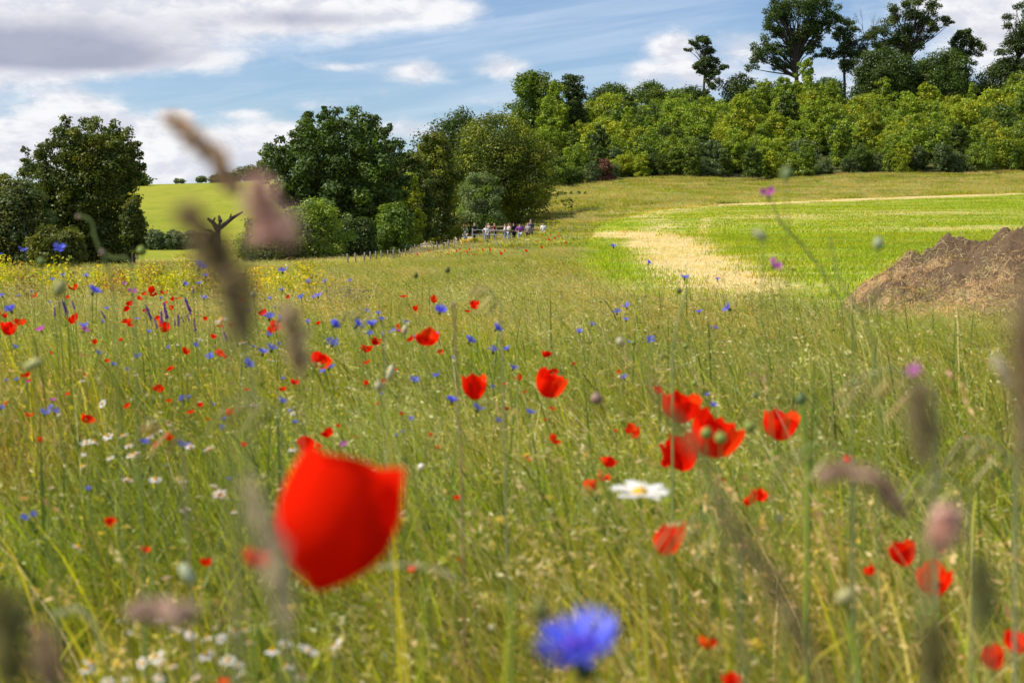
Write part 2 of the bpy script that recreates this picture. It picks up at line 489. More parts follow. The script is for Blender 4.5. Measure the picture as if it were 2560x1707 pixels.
def fieldcol(P):
    pr = np.array([proj(p) for p in P])
    x, y = pr[:, 0], pr[:, 1]
    s = np.full(len(P), 0.37)
    def blob(cx, cy, rx, ry, a, ang=0.0):
        dx, dy = x - cx, y - cy
        c_, s_ = math.cos(ang), math.sin(ang)
        u, v = (dx * c_ + dy * s_) / rx, (-dx * s_ + dy * c_) / ry
        return a * np.exp(-(u * u + v * v) ** 1.5)
    s += blob(1560, 585, 110, 34, 0.7, 0.25) + blob(1640, 635, 135, 44, 0.75, 0.2) + blob(1560, 560, 100, 20, 0.35) + blob(1430, 540, 90, 6, 0.55)
    s += blob(1500, 478, 110, 9, 0.45) + blob(1720, 463, 300, 7, 0.4, -0.05) + blob(2150, 449, 420, 6, 0.45, -0.04)
    s += blob(1500, 510, 60, 28, 0.18, 0.3) + blob(2100, 490, 260, 8, 0.16) + blob(2200, 525, 260, 9, 0.16) + blob(1980, 553, 220, 8, 0.12) + blob(1760, 497, 140, 8, 0.2)
    for off_ in (0, 26): s += 0.35 * np.exp(-((x - (1606 + off_ * np.clip((y - 500) / 90, .4, 1.6) + 0.0035 * (y - 560) ** 2 * np.sign(560 - y))) / 5.0) ** 2) * (y > 500)
    s -= blob(1900, 540, 380, 26, 0.12) + blob(1380, 610, 60, 40, 0.45) + blob(2150, 470, 300, 10, 0.05) + blob(1450, 515, 70, 12, 0.2)
    return np.stack([s, s, s], 1)


sheet('crop_field', FL, lambda q: 150.0 + q * 0.3, FY0, FY1, 260, 200, M_FIELD, 0.05, fieldcol)
# far pasture on the hill behind the hedgerow
sheet('hill_pasture', lambda q: -q * 0.62, lambda q: -q * 0.10, 104, 345, 60, 70, M_PASTURE, 0.06)
# the light bit of lawn before the low hedge, and the dusty path
sheet('grass_lane', lambda q: -q * 0.262, lambda q: -q * 0.215, 70, 100, 8, 10, M_PASTURE, 0.08)
sheet('footpath', lambda q: -10.5 - (q - 105) * 0.02, interp([(95, -9.5), (112, -4.6), (125, -3.6), (150, -3.4)]), 96, 150, 12, 20, M_PATH, 0.08)

# ------------------------------------------------------------------ grass
def blades(mb, n, R, hmin, hmax, wid, cols, lean=0.25, segs=3, bias=(-0.12, 0), flop=0.35, gauss=True, origin=(0, 0)):
    """n bent blades rooted in a disc of radius R"""
    r = R * np.sqrt(RNG.random(n)); th = RNG.random(n) * 2 * np.pi
    bx, by = origin[0] + r * np.cos(th), origin[1] + r * np.sin(th)
    h = hmin + (hmax - hmin) * RNG.random(n) ** 1.2
    dth = RNG.random(n) * 2 * np.pi; dl = lean * h * RNG.random(n)
    dx, dy = np.cos(dth) * dl + bias[0] * h, np.sin(dth) * dl + bias[1] * h
    face = RNG.random(n) * np.pi
    wx, wy = np.cos(face), np.sin(face)
    w = wid * (0.6 + 0.8 * RNG.random(n))
    c = np.asarray(cols)[RNG.integers(0, len(cols), n)] * (0.55 + 0.85 * RNG.random((n, 1)) ** 1.2)
    fl = flop * RNG.random(n)
    P, Cc = [], []
    for s in range(segs + 1):
        t = s / segs
        cx = bx + dx * t ** 2 * 1.4; cy = by + dy * t ** 2 * 1.4
        cz = h * (t - fl * t ** 3 * 0.7)
        ww = w * (1 - t ** 1.6) * 0.5 + w * 0.04
        P.append(np.stack([cx - wx * ww, cy - wy * ww, cz], 1)); P.append(np.stack([cx + wx * ww, cy + wy * ww, cz], 1))
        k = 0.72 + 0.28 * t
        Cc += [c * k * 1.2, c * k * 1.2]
    P = np.stack(P, 1); Cc = np.stack(Cc, 1)
    m = 2 * (segs + 1)
    base_ = (np.arange(n) * m)[:, None]
    F_ = np.concatenate([base_ + np.array([2 * s, 2 * s + 1, 2 * s + 3, 2 * s + 2]) for s in range(segs)])
    mb.add(P.reshape(-1, 3), F_, Cc.reshape(-1, 3))
    tx = np.stack([bx + dx * 1.4, by + dy * 1.4, h * (1 - fl * 0.7)], 1)
    dirn = np.stack([dx * 2.8, dy * 2.8, h * (1 - fl * 2.1)], 1)
    dirn /= np.linalg.norm(dirn, axis=1, keepdims=True)
    return tx, dirn


def bits(mb, P, size, cols, aspect=2.2, axis=None, spread=1.0):
    """diamond-shaped little leaves / spikelets"""
    n = len(P)
    if n == 0: return
    a = RNG.normal(size=(n, 3)) * spread
    if axis is not None: a = a + axis
    a /= np.linalg.norm(a, axis=1, keepdims=True) + 1e-9
    b = np.cross(a, RNG.normal(size=(n, 3))); b /= np.linalg.norm(b, axis=1, keepdims=True) + 1e-9
    s = np.asarray(size) * (0.7 + 0.6 * RNG.random(n)); s = s[:, None]
    V = np.stack([P - a * s * 0.5 * aspect / 2, P + b * s * 0.3, P + a * s * 0.5 * aspect / 2, P - b * s * 0.3], 1).reshape(-1, 3)
    F_ = np.arange(4 * n).reshape(n, 4)
    c = np.asarray(cols)
    c = c[RNG.integers(0, len(c), n)] if c.ndim == 2 and len(c) != n else c
    c = c * (0.8 + 0.4 * RNG.random((n, 1)))
    mb.add(V, F_, np.repeat(c, 4, 0))


def panicles(mb, tips, dirs, k, length, rad, size, cols, droop=0.0):
    n = len(tips)
    t = RNG.random((n, k)); env = np.sin(np.pi * np.clip(t * 0.9 + 0.08, 0, 1))
    o = RNG.normal(size=(n, k, 3)) * (rad * env[..., None])
    P = tips[:, None] - dirs[:, None] * (t[..., None] * length) + o
    P[..., 2] -= droop * (1 - t) ** 2 * length
    bits(mb, P.reshape(-1, 3), size, cols, 3.6, np.repeat(dirs, k, 0) * 1.6)


GREENS = [(0.22, 0.28, 0.020), (0.29, 0.34, 0.024), (0.34, 0.36, 0.045), (0.12, 0.18, 0.028), (0.40, 0.41, 0.04)]
OLIVES = [(0.30, 0.31, 0.07), (0.38, 0.36, 0.12), (0.24, 0.27, 0.06), (0.43, 0.38, 0.17)]
STRAWS = [(0.60, 0.52, 0.28), (0.50, 0.44, 0.21), (0.66, 0.58, 0.36), (0.42, 0.40, 0.16)]
PINKS = [(0.44, 0.29, 0.19), (0.36, 0.24, 0.14), (0.52, 0.36, 0.25)]
YELL = [(0.52, 0.46, 0.03), (0.42, 0.42, 0.03), (0.58, 0.48, 0.05)]


def make_patch(kind, lod):
    mb = MB()
    W_ = {0: 1.0, 1: 2.4, 2: 6.0}[lod]; R = {0: 0.42, 1: 0.8, 2: 2.2}[lod]
    n = {0: 1.0, 1: 1.1, 2: 1.5}[lod]; sg = {0: 4, 1: 3, 2: 2}[lod]
    base = GREENS if kind in (0, 1, 4) else OLIVES + GREENS[:2]
    blades(mb, int(400 * n), R, 0.22, 0.52, 0.0050 * W_, base, 0.6, sg, bias=(-0.15, 0.0), flop=0.6)
    if kind in (2, 3): blades(mb, int(150 * n), R, 0.34, 0.62, 0.0034 * W_, STRAWS + OLIVES[1:2], 0.5, sg + 1, bias=(-0.5, 0.05), flop=0.8)
    if kind in (0, 1, 4):
        blades(mb, int(60 * n), R, 0.3, 0.60, 0.0080 * W_, GREENS[1:3] + YELL[1:2], 0.4, sg, flop=0.9)
        P = np.stack([RNG.normal(size=90) * R * .6, RNG.normal(size=90) * R * .6, 0.08 + 0.26 * RNG.random(90)], 1)
        bits(mb, P, 0.034 * W_ ** .8, GREENS, 2.4)
    if lod == 0 and kind in (0, 1, 4, 5):
        blades(mb, 26, R, 0.34, 0.66, 0.0120, [GREENS[1], GREENS[4], GREENS[3]], 0.35, 5, bias=(-.1, 0), flop=0.7)
    ns = {0: 34, 1: 44, 2: 130, 3: 100, 4: 20, 5: 44}[kind]
    ns = int(ns * n)
    cs = {0: OLIVES, 1: OLIVES, 2: STRAWS, 3: STRAWS + OLIVES, 4: GREENS, 5: PINKS}[kind]
    tips, dirs = blades(mb, ns, R, 0.40, 0.72, 0.0030 * W_, cs, 0.5, sg + 1, bias=(-0.36, 0.02), flop=0.6)
    pc = {0: OLIVES, 1: OLIVES + STRAWS[:1], 2: STRAWS, 3: OLIVES + STRAWS[:1], 4: OLIVES, 5: PINKS + STRAWS[:1]}[kind]
    k = {0: 8, 1: 4, 2: 2}[lod]
    sel = RNG.random(len(tips)) < 0.55
    panicles(mb, tips[sel], dirs[sel], k, 0.10, 0.005 * W_ ** .5, 0.0095 * W_ ** .75, pc, 0.3)
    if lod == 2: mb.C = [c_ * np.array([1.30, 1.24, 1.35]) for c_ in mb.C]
    if kind == 4:                                            # a yellow-flowered / yellow-leaved herb
        P = np.stack([RNG.normal(size=110) * R * .5, RNG.normal(size=110) * R * .5, 0.30 + 0.25 * RNG.random(110)], 1)
        bits(mb, P, 0.014 * W_ ** .8, YELL, 1.3)
    if kind == 1:
        blades(mb, int(26 * n), R, 0.3, 0.6, 0.003 * W_, PINKS, 0.5, sg)
    me = mb.mesh('grass_patch', M_GRASS)
    o = bpy.data.objects.new('grass_patch_%d_%d' % (lod, kind), me)
    LIB.objects.link(o)
    return o


PATCH = {}
for lod in (0, 1, 2):
    for kind in range(6):
        PATCH[(lod, kind)] = make_patch(kind, lod)


def vnoise(x, y, s, seed=0):
    x, y = np.asarray(x) / s + seed * 17.3, np.asarray(y) / s + seed * 9.1
    i, j = np.floor(x), np.floor(y); a, b = x - i, y - j
    a, b = a * a * (3 - 2 * a), b * b * (3 - 2 * b)
    hs = lambda p, q: np.modf(np.abs(np.sin(p * 127.1 + q * 311.7) * 43758.5453))[0]
    return hs(i, j) * (1 - a) * (1 - b) + hs(i + 1, j) * a * (1 - b) + hs(i, j + 1) * (1 - a) * b + hs(i + 1, j + 1) * a * b


def scatter(name, label, pts, objs, kinds, scales, rots, tilt=None):
    """one stuff object: instances of the source meshes on points"""
    me = bpy.data.meshes.new(name)
    me.vertices.add(len(pts)); me.vertices.foreach_set('co', np.asarray(pts, np.float32).ravel())
    a = me.attributes.new('rot', 'FLOAT_VECTOR', 'POINT')
    R_ = np.zeros((len(pts), 3), np.float32); R_[:, 2] = rots
    a.data.foreach_set('vector', R_.ravel())
    a = me.attributes.new('scl', 'FLOAT_VECTOR', 'POINT'); a.data.foreach_set('vector', np.asarray(scales, np.float32).ravel())
    a = me.attributes.new('kind', 'INT', 'POINT'); a.data.foreach_set('value', np.asarray(kinds, np.int32))
    o = link(name, me)
    ng = bpy.data.node_groups.new(name, 'GeometryNodeTree')
    ng.interface.new_socket('Geometry', in_out='INPUT', socket_type='NodeSocketGeometry')
    ng.interface.new_socket('Geometry', in_out='OUTPUT', socket_type='NodeSocketGeometry')
    gi, go = ng.nodes.new('NodeGroupInput'), ng.nodes.new('NodeGroupOutput')
    L = ng.links
    def attr(nm, ty):
        nd = ng.nodes.new('GeometryNodeInputNamedAttribute'); nd.data_type = ty; nd.inputs[0].default_value = nm
        return next(s for s in nd.outputs if s.enabled and s.name == 'Attribute')
    jn = ng.nodes.new('GeometryNodeJoinGeometry')
    kd = attr('kind', 'INT'); rt = attr('rot', 'FLOAT_VECTOR'); sc_ = attr('scl', 'FLOAT_VECTOR')
    for i, ob in enumerate(objs):
        oi = ng.nodes.new('GeometryNodeObjectInfo'); oi.inputs['Object'].default_value = ob
        oi.inputs['As Instance'].default_value = True
        cmp_ = ng.nodes.new('FunctionNodeCompare'); cmp_.data_type = 'INT'; cmp_.operation = 'EQUAL'
        ins = [s for s in cmp_.inputs if s.enabled]
        L.new(kd, ins[0]); ins[1].default_value = i
        ip = ng.nodes.new('GeometryNodeInstanceOnPoints')
        L.new(gi.outputs[0], ip.inputs['Points']); L.new(oi.outputs['Geometry'], ip.inputs['Instance'])
        L.new(cmp_.outputs[0], ip.inputs['Selection'])
        L.new(rt, ip.inputs['Rotation']); L.new(sc_, ip.inputs['Scale'])
        L.new(ip.outputs[0], jn.inputs[0])
    L.new(jn.outputs[0], go.inputs[0])
    md = o.modifiers.new('scatter', 'NODES'); md.node_group = ng
    tag(o, label, 'grass', kind='stuff')
    return o


def cover(d0, d1, half, cell, jit=0.5):
    """jittered grid of points in a wedge"""
    pts = []
    y = np.arange(d0, d1, cell)
    for q in y:
        x = np.arange(-half(q), half(q), cell)
        pts.append(np.stack([x + RNG.uniform(-jit, jit, len(x)) * cell, q + RNG.uniform(-jit, jit, len(x)) * cell], 1))
    return np.concatenate(pts)


def in_field(x, y, m=0.0):
    fl = np.interp(y, [10, 13, 26, 40, 60, 85, 105, 122, 138, 150, 158, 166], [2.2, 1.3, 1.3, 1.8, 3.2, 4.9, 7.0, 11, 20, 34, 60, 110])
    near = FY0 + 1.2 * np.sin(x * 0.9) * 0.5
    return (x > fl + m) & (y > near + m) & (y < FY1 - m)


def meadow(name, label, lod, d0, d1, half, cell, hs):
    P = cover(d0, d1, half, cell)
    x, y = P[:, 0], P[:, 1]
    r = np.hypot(x, y)
    keep = (~in_field(x, y)) & (r > (1.25 if lod == 0 else 0))
    # beneath the wood and on the path nothing grows tall
    keep &= ~((x > -10.5) & (x < -3.5) & (y > 97) & (y < 150))
    keep &= ~((y > 112) & (x < -y * 0.09))
    keep &= ~((y > 72) & (x < -y * 0.212) )
    P = P[keep]; x, y = P[:, 0], P[:, 1]
    z = H(x, y)
    nA, nB, nC = vnoise(x, y, 2.8, 1), vnoise(x, y, 1.1, 2), vnoise(x, y, 8.0, 3)
    u = RNG.random(len(P))
    k = np.zeros(len(P), int)
    right = np.clip(x / np.maximum(y, 1) * 3.0 + 0.5, 0, 1)          # 0 left .. 1 right
    far_ = np.clip((y - 6) / 6, 0, 1)
    straw = 0.12 + 0.62 * far_ * nC + 0.42 * nA * right + 0.35 * np.clip((y - 120) / 40, 0, 1)
    k[u < 0.30] = 1
    k[(u > 0.30) & (u < 0.30 + straw * 0.5)] = 2
    k[(u > 0.30 + straw * 0.5) & (u < 0.30 + straw)] = 3
    k[(u > 0.80) & (nB > 0.45)] = 5
    k[(u > 0.80) & (u < 0.90) & (nA < 0.55)] = 4
    s = hs * (0.80 + 0.30 * RNG.random(len(P))) * np.interp(y, [0, 5, 12, 25, 60, 90, 120, 150], [1.08, 1.05, .90, .66, .56, .72, .8, .7])
    # the sward stays short round the heap and along the near edge of the field
    s = s * (1 - 0.05 * np.clip((x / np.maximum(y, 1) - 0.21) / 0.05, 0, 1) * np.clip((y - 6.0) / 4, 0, 1))
    tuss = 0.62 + 0.72 * vnoise(x, y, 0.75 if lod == 0 else 1.5 if lod == 1 else 4.0, 8)
    s = np.where(y > 140, s * 1.25, s)
    S = np.stack([np.ones(len(P)), np.ones(len(P)), s * tuss * (0.88 + 0.24 * nA)], 1)
    rot = RNG.uniform(-0.8, 0.8, len(P))
    scatter(name, label, np.stack([x, y, z], 1), [PATCH[(lod, i)] for i in range(6)], k, S, rot)
    return len(P)


na = meadow('meadow_grass', 'long green and straw coloured meadow grass around the flowers', 0, 0.2, 15.5, lambda q: 1.6 + q * 0.50, 0.34, 1.0)
nb = meadow('meadow_grass', 'wind-blown pale meadow grass on the middle of the meadow', 1, 15.5, 56, lambda q: 3 + q * 0.48, 0.82, 1.05)
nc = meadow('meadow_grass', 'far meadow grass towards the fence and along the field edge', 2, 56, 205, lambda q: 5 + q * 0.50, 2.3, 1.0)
mb = MB()
for _ in range(64):
    yy_ = RNG.uniform(.85, 1.9); xx_ = RNG.uniform(-.42, .42) * yy_
    blades(mb, 3, 0.05, 0.66, 1.0, 0.0095, GREENS[:3] + GREENS[4:] + OLIVES[:2], 0.4, 7, bias=(-.12, 0), flop=0.5, origin=(xx_, yy_))
tag(link('near_grass_blades', mb.mesh('near_grass_blades', M_GRASS)), 'tall blurred green grass blades just before the camera', 'grass', kind='stuff')
print('patches', na, nb, nc)

# short crop tufts on the field
def crop_patch():
    mb = MB()
    blades(mb, 130, 0.75, 0.05, 0.13, 0.016, [(0.34, 0.40, 0.018), (0.42, 0.45, 0.025), (0.25, 0.32, 0.018)], 0.8, 2)
    me = mb.mesh('crop_patch', M_GRASS); o = bpy.data.objects.new('crop_patch', me); LIB.objects.link(o)
    mb = MB()
    blades(mb, 110, 0.75, 0.04, 0.11, 0.010, [(0.70, 0.57, 0.29), (0.6, 0.47, 0.22)], 0.9, 1)
    me = mb.mesh('stubble_patch', M_GRASS); o2 = bpy.data.objects.new('stubble_patch', me); LIB.objects.link(o2)
    return [o, o2]


cps = crop_patch()
P = np.concatenate([cover(13, 60, lambda q: 2 + q * 0.46, 0.85), cover(60, 166, lambda q: 2 + q * 0.46, 1.9)])
P = P[in_field(P[:, 0], P[:, 1], 0.1)]
Pz = np.stack([P[:, 0], P[:, 1], H(P[:, 0], P[:, 1]) + 0.04], 1)
fc = fieldcol(Pz)[:, 0]
kk = (fc + 0.55 * (vnoise(P[:, 0] * .5, P[:, 1], 1.6, 5) - 0.5) + 0.45 * (vnoise(P[:, 0] * .35, P[:, 1], 5.0, 6) - 0.5) + 0.3 * (RNG.random(len(P)) - .5) > 0.54).astype(int)
SC = np.ones((len(P), 3)); SC[P[:, 1] > 60] = (2.3, 2.3, 1.2)
scatter('crop_tufts', 'short bright green crop and straw stubble on the field', Pz, cps, kk, SC, RNG.random(len(P)) * 6.28)

# ------------------------------------------------------------------ trees
C_DARK = [(0.045, 0.075, 0.014), (0.065, 0.100, 0.018), (0.085, 0.120, 0.022), (0.055, 0.085, 0.018)]
C_MID = [(0.090, 0.145, 0.016), (0.120, 0.180, 0.018), (0.075, 0.125, 0.020), (0.155, 0.20, 0.022)]
C_LIGHT = [(0.21, 0.30, 0.020), (0.26, 0.335, 0.024), (0.18, 0.27, 0.02), (0.31, 0.36, 0.026)]
C_YEL = [(0.31, 0.34, 0.018), (0.26, 0.31, 0.018), (0.38, 0.37, 0.02), (0.21, 0.265, 0.015)]
C_GREY = [(0.115, 0.165, 0.055), (0.155, 0.205, 0.08), (0.09, 0.135, 0.045), (0.19, 0.235, 0.10)]
C_OLIVE = [(0.13, 0.15, 0.020), (0.16, 0.175, 0.022), (0.085, 0.105, 0.018), (0.19, 0.185, 0.022)]
C_RED = [(0.16, 0.05, 0.04), (0.20, 0.07, 0.05), (0.12, 0.055, 0.035), (0.14, 0.09, 0.04)]


def crown(Wd, Ht, bottom, K, NL, leaf, cols, seed, bushy=False, rcf=0.17, sparse=1.0, boxes=None, topper=0.25, solid=False):
    """leaf-clump crown; returns mesh data arrays and clump centres"""
    global RNG
    keep, RNG = RNG, np.random.default_rng(seed)
    mb = MB()
    hb = bottom * Ht; hc = (Ht - hb) / 2; zc = hb + hc
    cen, rad = [], []
    if boxes is None:
        i = 0
        while len(cen) < K and i < K * 8:
            i += 1
            d = RNG.normal(size=3); d /= np.linalg.norm(d)
            if bushy:
                d[2] = RNG.uniform(-1, 1)
                q = RNG.random() * 2 * np.pi
                prof = (1 - max(d[2], -0.2) ** 2) ** 0.5 if d[2] > -0.2 else 0.98
                rr = RNG.uniform(0.55, 0.98) * prof
                p = np.array([math.cos(q) * rr, math.sin(q) * rr, d[2] * 0.9])
            else:
                p = d * RNG.uniform(0.45, 0.95)
            wob = 1 + 0.22 * math.sin(3.1 * p[0] + seed) + topper * (RNG.random() - 0.5)
            rc = Wd * rcf * RNG.uniform(0.6, 1.25)
            c = np.array([p[0] * (Wd / 2 - rc * .6) * wob, p[1] * (Wd / 2 - rc * .6), zc + p[2] * (hc - rc * .75) * (0.92 + 0.16 * RNG.random())])
            cen.append(c); rad.append(rc)
    else:
        for (bx, bz, br) in boxes:
            if bottom < 0.2 and solid:
                for q_ in (-1, 0, 1):
                    c_ = np.array([bx * (1 - .12 * abs(q_)), q_ * Wd * .24 + RNG.uniform(-.2, .2) * br, bz - abs(q_) * .08 * Ht])
                    cen.append(c_); rad.append(br * .62)
                    for _k in range(5):
                        d3 = RNG.normal(size=3); d3 /= np.linalg.norm(d3)
                        cen.append(c_ + d3 * br * np.array([.72, .72, .62]) * RNG.uniform(.7, 1.05)); rad.append(br * RNG.uniform(.26, .48))
            else:
                yy_ = RNG.uniform(-1, 1) * br * .9
                for q_ in range(5):
                    o3 = RNG.normal(size=3) * br * np.array([.62, .6, .42])
                    cen.append(np.array([bx, yy_, bz]) + o3); rad.append(br * RNG.uniform(.50, .95))
    cen, rad = np.array(cen), np.array(rad)
    if bushy and boxes is None:                             # a filled core so that the small clumps hang on something
        cen = np.concatenate([cen, cen[::4] * np.array([.55, .55, .8])]); rad = np.concatenate([rad, rad[::4] * 1.9])
    wgt = rad ** 2; wgt /= wgt.sum()
    idx = RNG.choice(len(cen), NL, p=wgt)
    d = RNG.normal(size=(NL, 3)); d /= np.linalg.norm(d, axis=1, keepdims=True)
    flat = np.array([1.0, 1.0, 0.72])
    lump = 1 + 0.22 * np.sin(d[:, 0] * 5 + idx) * np.cos(d[:, 1] * 4 + idx * 1.7) + 0.15 * np.sin(d[:, 2] * 9 + idx)
    r = rad[idx] * lump * (0.35 + 0.70 * RNG.random(NL) ** 0.5) * np.where(RNG.random(NL) < 0.10, 1.0 + 0.5 * RNG.random(NL), 1.0)
    P = cen[idx] + d * flat * r[:, None]
    P[:, 2] = np.maximum(P[:, 2], 0.03)
    nrm = d * 0.9 + RNG.normal(size=(NL, 3)) * 0.55 + np.array([0, 0, 0.45]); nrm /= np.linalg.norm(nrm, axis=1, keepdims=True)
    a = np.cross(nrm, RNG.normal(size=(NL, 3))); a /= np.linalg.norm(a, axis=1, keepdims=True) + 1e-9
    b = np.cross(nrm, a)
    s = (leaf * (0.6 + 0.8 * RNG.random(NL)))[:, None]
    V = np.stack([P - a * s * .62, P + b * s * .36 - nrm * s * .06, P + a * s * .62, P - b * s * .36 - nrm * s * .06], 1).reshape(-1, 3)
    cc = np.asarray(cols); ck = cc[RNG.integers(0, len(cc), len(cen))]
    c = ck[idx] * 0.65 + cc[RNG.integers(0, len(cc), NL)] * 0.35
    c = c * (0.8 + 0.4 * RNG.random((NL, 1)))
    mb.add(V, np.arange(4 * NL).reshape(NL, 4), np.repeat(c, 4, 0))
    RNG = keep
    return mb, cen, rad


def trunk(cen, rad, Ht, r0, seed, fork=0.35, maxl=14, mat=M_BARK, lean=0.0):
    rr = random.Random(seed)
    mb = MB()
    top = Vector((lean * Ht, 0, Ht * 0.72))
    path = [Vector((0, 0, -0.3)), Vector((rr.uniform(-.02, .02) * Ht, 0, Ht * fork * .5)), Vector((lean * Ht * .5, 0, Ht * fork)), top]
    v, f = tube(path, [r0 * 1.25, r0, r0 * .8, r0 * .25], 7)
    mb.add(v, f, (1, 1, 1))
    order = sorted(range(len(cen)), key=lambda i: -rad[i])[:maxl] + (list(range(0, len(cen), 2)) if maxl > 14 else [])
    for i in order:
        c = Vector(cen[i]); t = rr.uniform(0.6, 1.0)
        s = path[1].lerp(path[2], t) if c.z < Ht * .6 else path[2].lerp(path[3], rr.uniform(0, .6))
        mid = s.lerp(c, .5) + Vector((rr.uniform(-.1, .1), rr.uniform(-.1, .1), rr.uniform(0, .12))) * (c - s).length
        v, f = tube([s, mid, c], [r0 * .42, r0 * .25, r0 * .07], 5)
        mb.add(v, f, (1, 1, 1))
    return mb.mesh('trunk', mat, True)


def tree(name, label, cat, x0, x1, ytop, d, cols, seed, bottom=0.12, K=40, NL=14000, leaf=0.16, group=None, bushy=False, rcf=0.17,
         boxes=None, r0=None, topper=0.6, fork=0.35, lean=0.0, depth=1.0, maxl=14, solid=False):
    """built from the view pixels of its left, right and top edge and its distance"""
    cx = (x0 + x1) / 2
    p = at(cx, ytop, d); ba = h1(p.x, d)
    Ht = p.z - ba; Wd = (x1 - x0) * 1.0884 / FPX * d
    if boxes:
        bb = []
        for (vx, vy, vr) in boxes:
            q = at(vx, vy, d); bb.append((q.x - p.x, q.z - ba, vr * 1.0884 / FPX * d))
        boxes = bb
    NL = int(NL * (2.1 if (bushy or solid) else 2.0)); leaf *= .98
    if bushy: K = int(K * 2.2); rcf *= .78
    mb, cen, rad = crown(Wd, Ht, bottom, K, NL, leaf, cols, seed, bushy, rcf, boxes=boxes, topper=topper, solid=solid)
    t = thing(name, label, cat, (p.x, d, ba), 0, group)
    link('trunk', trunk(cen, rad, Ht, r0 or max(0.05, Ht * 0.022), seed, fork, lean=lean, maxl=maxl), t)
    link('crown', mb.mesh('crown', M_TREE), t)
    return t


# left group
tree('hawthorn_tree', 'dark bushy hawthorn left of the pasture with ragged twiggy top against cloud', 'tree', 55, 332, 262, 62, C_OLIVE + C_DARK, 11, 0.0, 60, 34000, 0.11, rcf=0.13, topper=0.35, solid=True,
     boxes=[(160, 300, 34), (205, 290, 34), (250, 300, 36), (290, 310, 28), (120, 330, 34), (175, 335, 46), (230, 340, 52), (285, 345, 42), (312, 350, 22), (90, 370, 36), (140, 385, 50), (200, 390, 60), (262, 390, 52), (300, 375, 30),
            (70, 400, 30), (110, 430, 50), (175, 450, 62), (245, 445, 58), (295, 430, 30), (130, 490, 56), (200, 510, 62), (262, 500, 50), (155, 550, 56), (215, 565, 60), (272, 550, 44), (180, 590, 50), (240, 600, 46), (150, 275, 16), (265, 285, 16), (318, 330, 12), (60, 345, 14), (326, 352, 10)])
tree('hawthorn_bush', 'grey green bush at the left edge before the dark hawthorn', 'bush', -70, 120, 395, 55, C_OLIVE + C_GREY, 12, 0, 40, 14000, 0.10, bushy=True, rcf=0.16)
tree('hawthorn_bush', 'low olive bush at the foot of the dark hawthorn', 'bush', 60, 190, 500, 52, C_OLIVE, 13, 0, 26, 8000, 0.09, bushy=True, rcf=0.18)
tree('hawthorn_bush', 'narrow upright bush against the right side of the dark hawthorn', 'bush', 275, 336, 440, 60, C_DARK + C_OLIVE, 14, 0, 20, 7000, 0.09, bushy=True, rcf=0.24)
tree('hawthorn_tree', 'thin twiggy bush top poking up at the far left edge', 'tree', -60, 50, 360, 66, C_OLIVE, 15, 0.0, 22, 6000, 0.10, rcf=0.14, topper=0.6)
# hilltop
tree('hilltop_bush', 'dark bush on the hill ridge behind the hawthorn', 'bush', 262, 352, 385, 255, C_MID, 16, 0, 18, 3000, 0.35, bushy=True, rcf=0.2)
for i, (a, b, y_) in enumerate([(398, 424, 408), (447, 476, 404)]):
    tree('hilltop_tree', ['smaller lone round tree on the pasture ridge', 'wider lone tree on the ridge next to the hilltop hedge'][i], 'tree', a, b, y_, 296, C_GREY, 17 + i, 0.1, 8, 900, 0.32, rcf=0.25)
for i, (a, b, y_) in enumerate([(478, 520, 402), (512, 556, 396), (545, 610, 378), (585, 640, 360)]):
    tree('ridge_hedge_bush', ['lowest left end bush of the ridge hedge', 'second bush of the ridge hedge behind the pasture', 'tall bush of the ridge hedge beside the big sycamore', 'tallest ridge hedge tree half behind the big sycamore'][i], 'bush', a, b, y_, 285, C_DARK + C_OLIVE, 20 + i, 0, 12, 2200, 0.32, bushy=True, rcf=0.22)
# big sycamore
tree('sycamore_tree', 'big round dark sycamore right of the pasture', 'tree', 585, 950, 240, 80, C_DARK + C_GREY[:1] + C_MID[:2], 30, 0.05, 60, 42000, 0.15, solid=True,
     boxes=[(705, 270, 26), (760, 262, 28), (820, 262, 30), (850, 275, 22), (700, 300, 36), (760, 305, 48), (830, 305, 48), (880, 310, 28), (625, 345, 30), (665, 345, 42), (720, 355, 56), (790, 360, 62), (860, 355, 52), (905, 345, 36), (610, 380, 26),
            (650, 395, 44), (705, 415, 56), (775, 425, 66), (850, 420, 60), (905, 410, 44), (935, 420, 24), (640, 430, 30), (690, 470, 46), (760, 490, 62), (830, 490, 60), (895, 480, 46), (930, 500, 30), (740, 550, 52), (810, 560, 56), (875, 560, 52), (920, 560, 34), (645, 320, 16), (745, 248, 12), (895, 292, 12)], r0=0.35)
tree('elder_bush', 'bright green bush in front of the sycamore, left side', 'bush', 640, 790, 440, 70, C_LIGHT + C_GREY, 31, 0, 36, 13000, 0.10, bushy=True, rcf=0.17)
tree('elder_bush', 'low yellow green shrub right of the dead tree', 'bush', 530, 660, 488, 68, C_LIGHT + C_OLIVE, 32, 0, 30, 9000, 0.10, bushy=True, rcf=0.18)
tree('ivy_bush', 'upright ivy green bush against the sycamore, right side', 'bush', 850, 955, 455, 76, C_MID + C_LIGHT[:1], 33, 0, 34, 10000, 0.10, bushy=True, rcf=0.18)
tree('ivy_bush', 'dark bush beneath the middle of the sycamore', 'bush', 760, 880, 490, 73, C_DARK, 34, 0, 30, 9000, 0.10, bushy=True, rcf=0.18)
tree('field_maple', 'dark olive tree filling the gap right of the sycamore', 'tree', 885, 1000, 335, 102, C_OLIVE + C_DARK + C_MID[:1], 135, 0, 40, 13000, 0.16, bushy=True, rcf=0.16)
tree('field_maple', 'shaded low tree at the bend of the path', 'tree', 905, 985, 432, 112, C_DARK + C_OLIVE[:1], 136, 0, 34, 9000, 0.15, bushy=True, rcf=0.17)
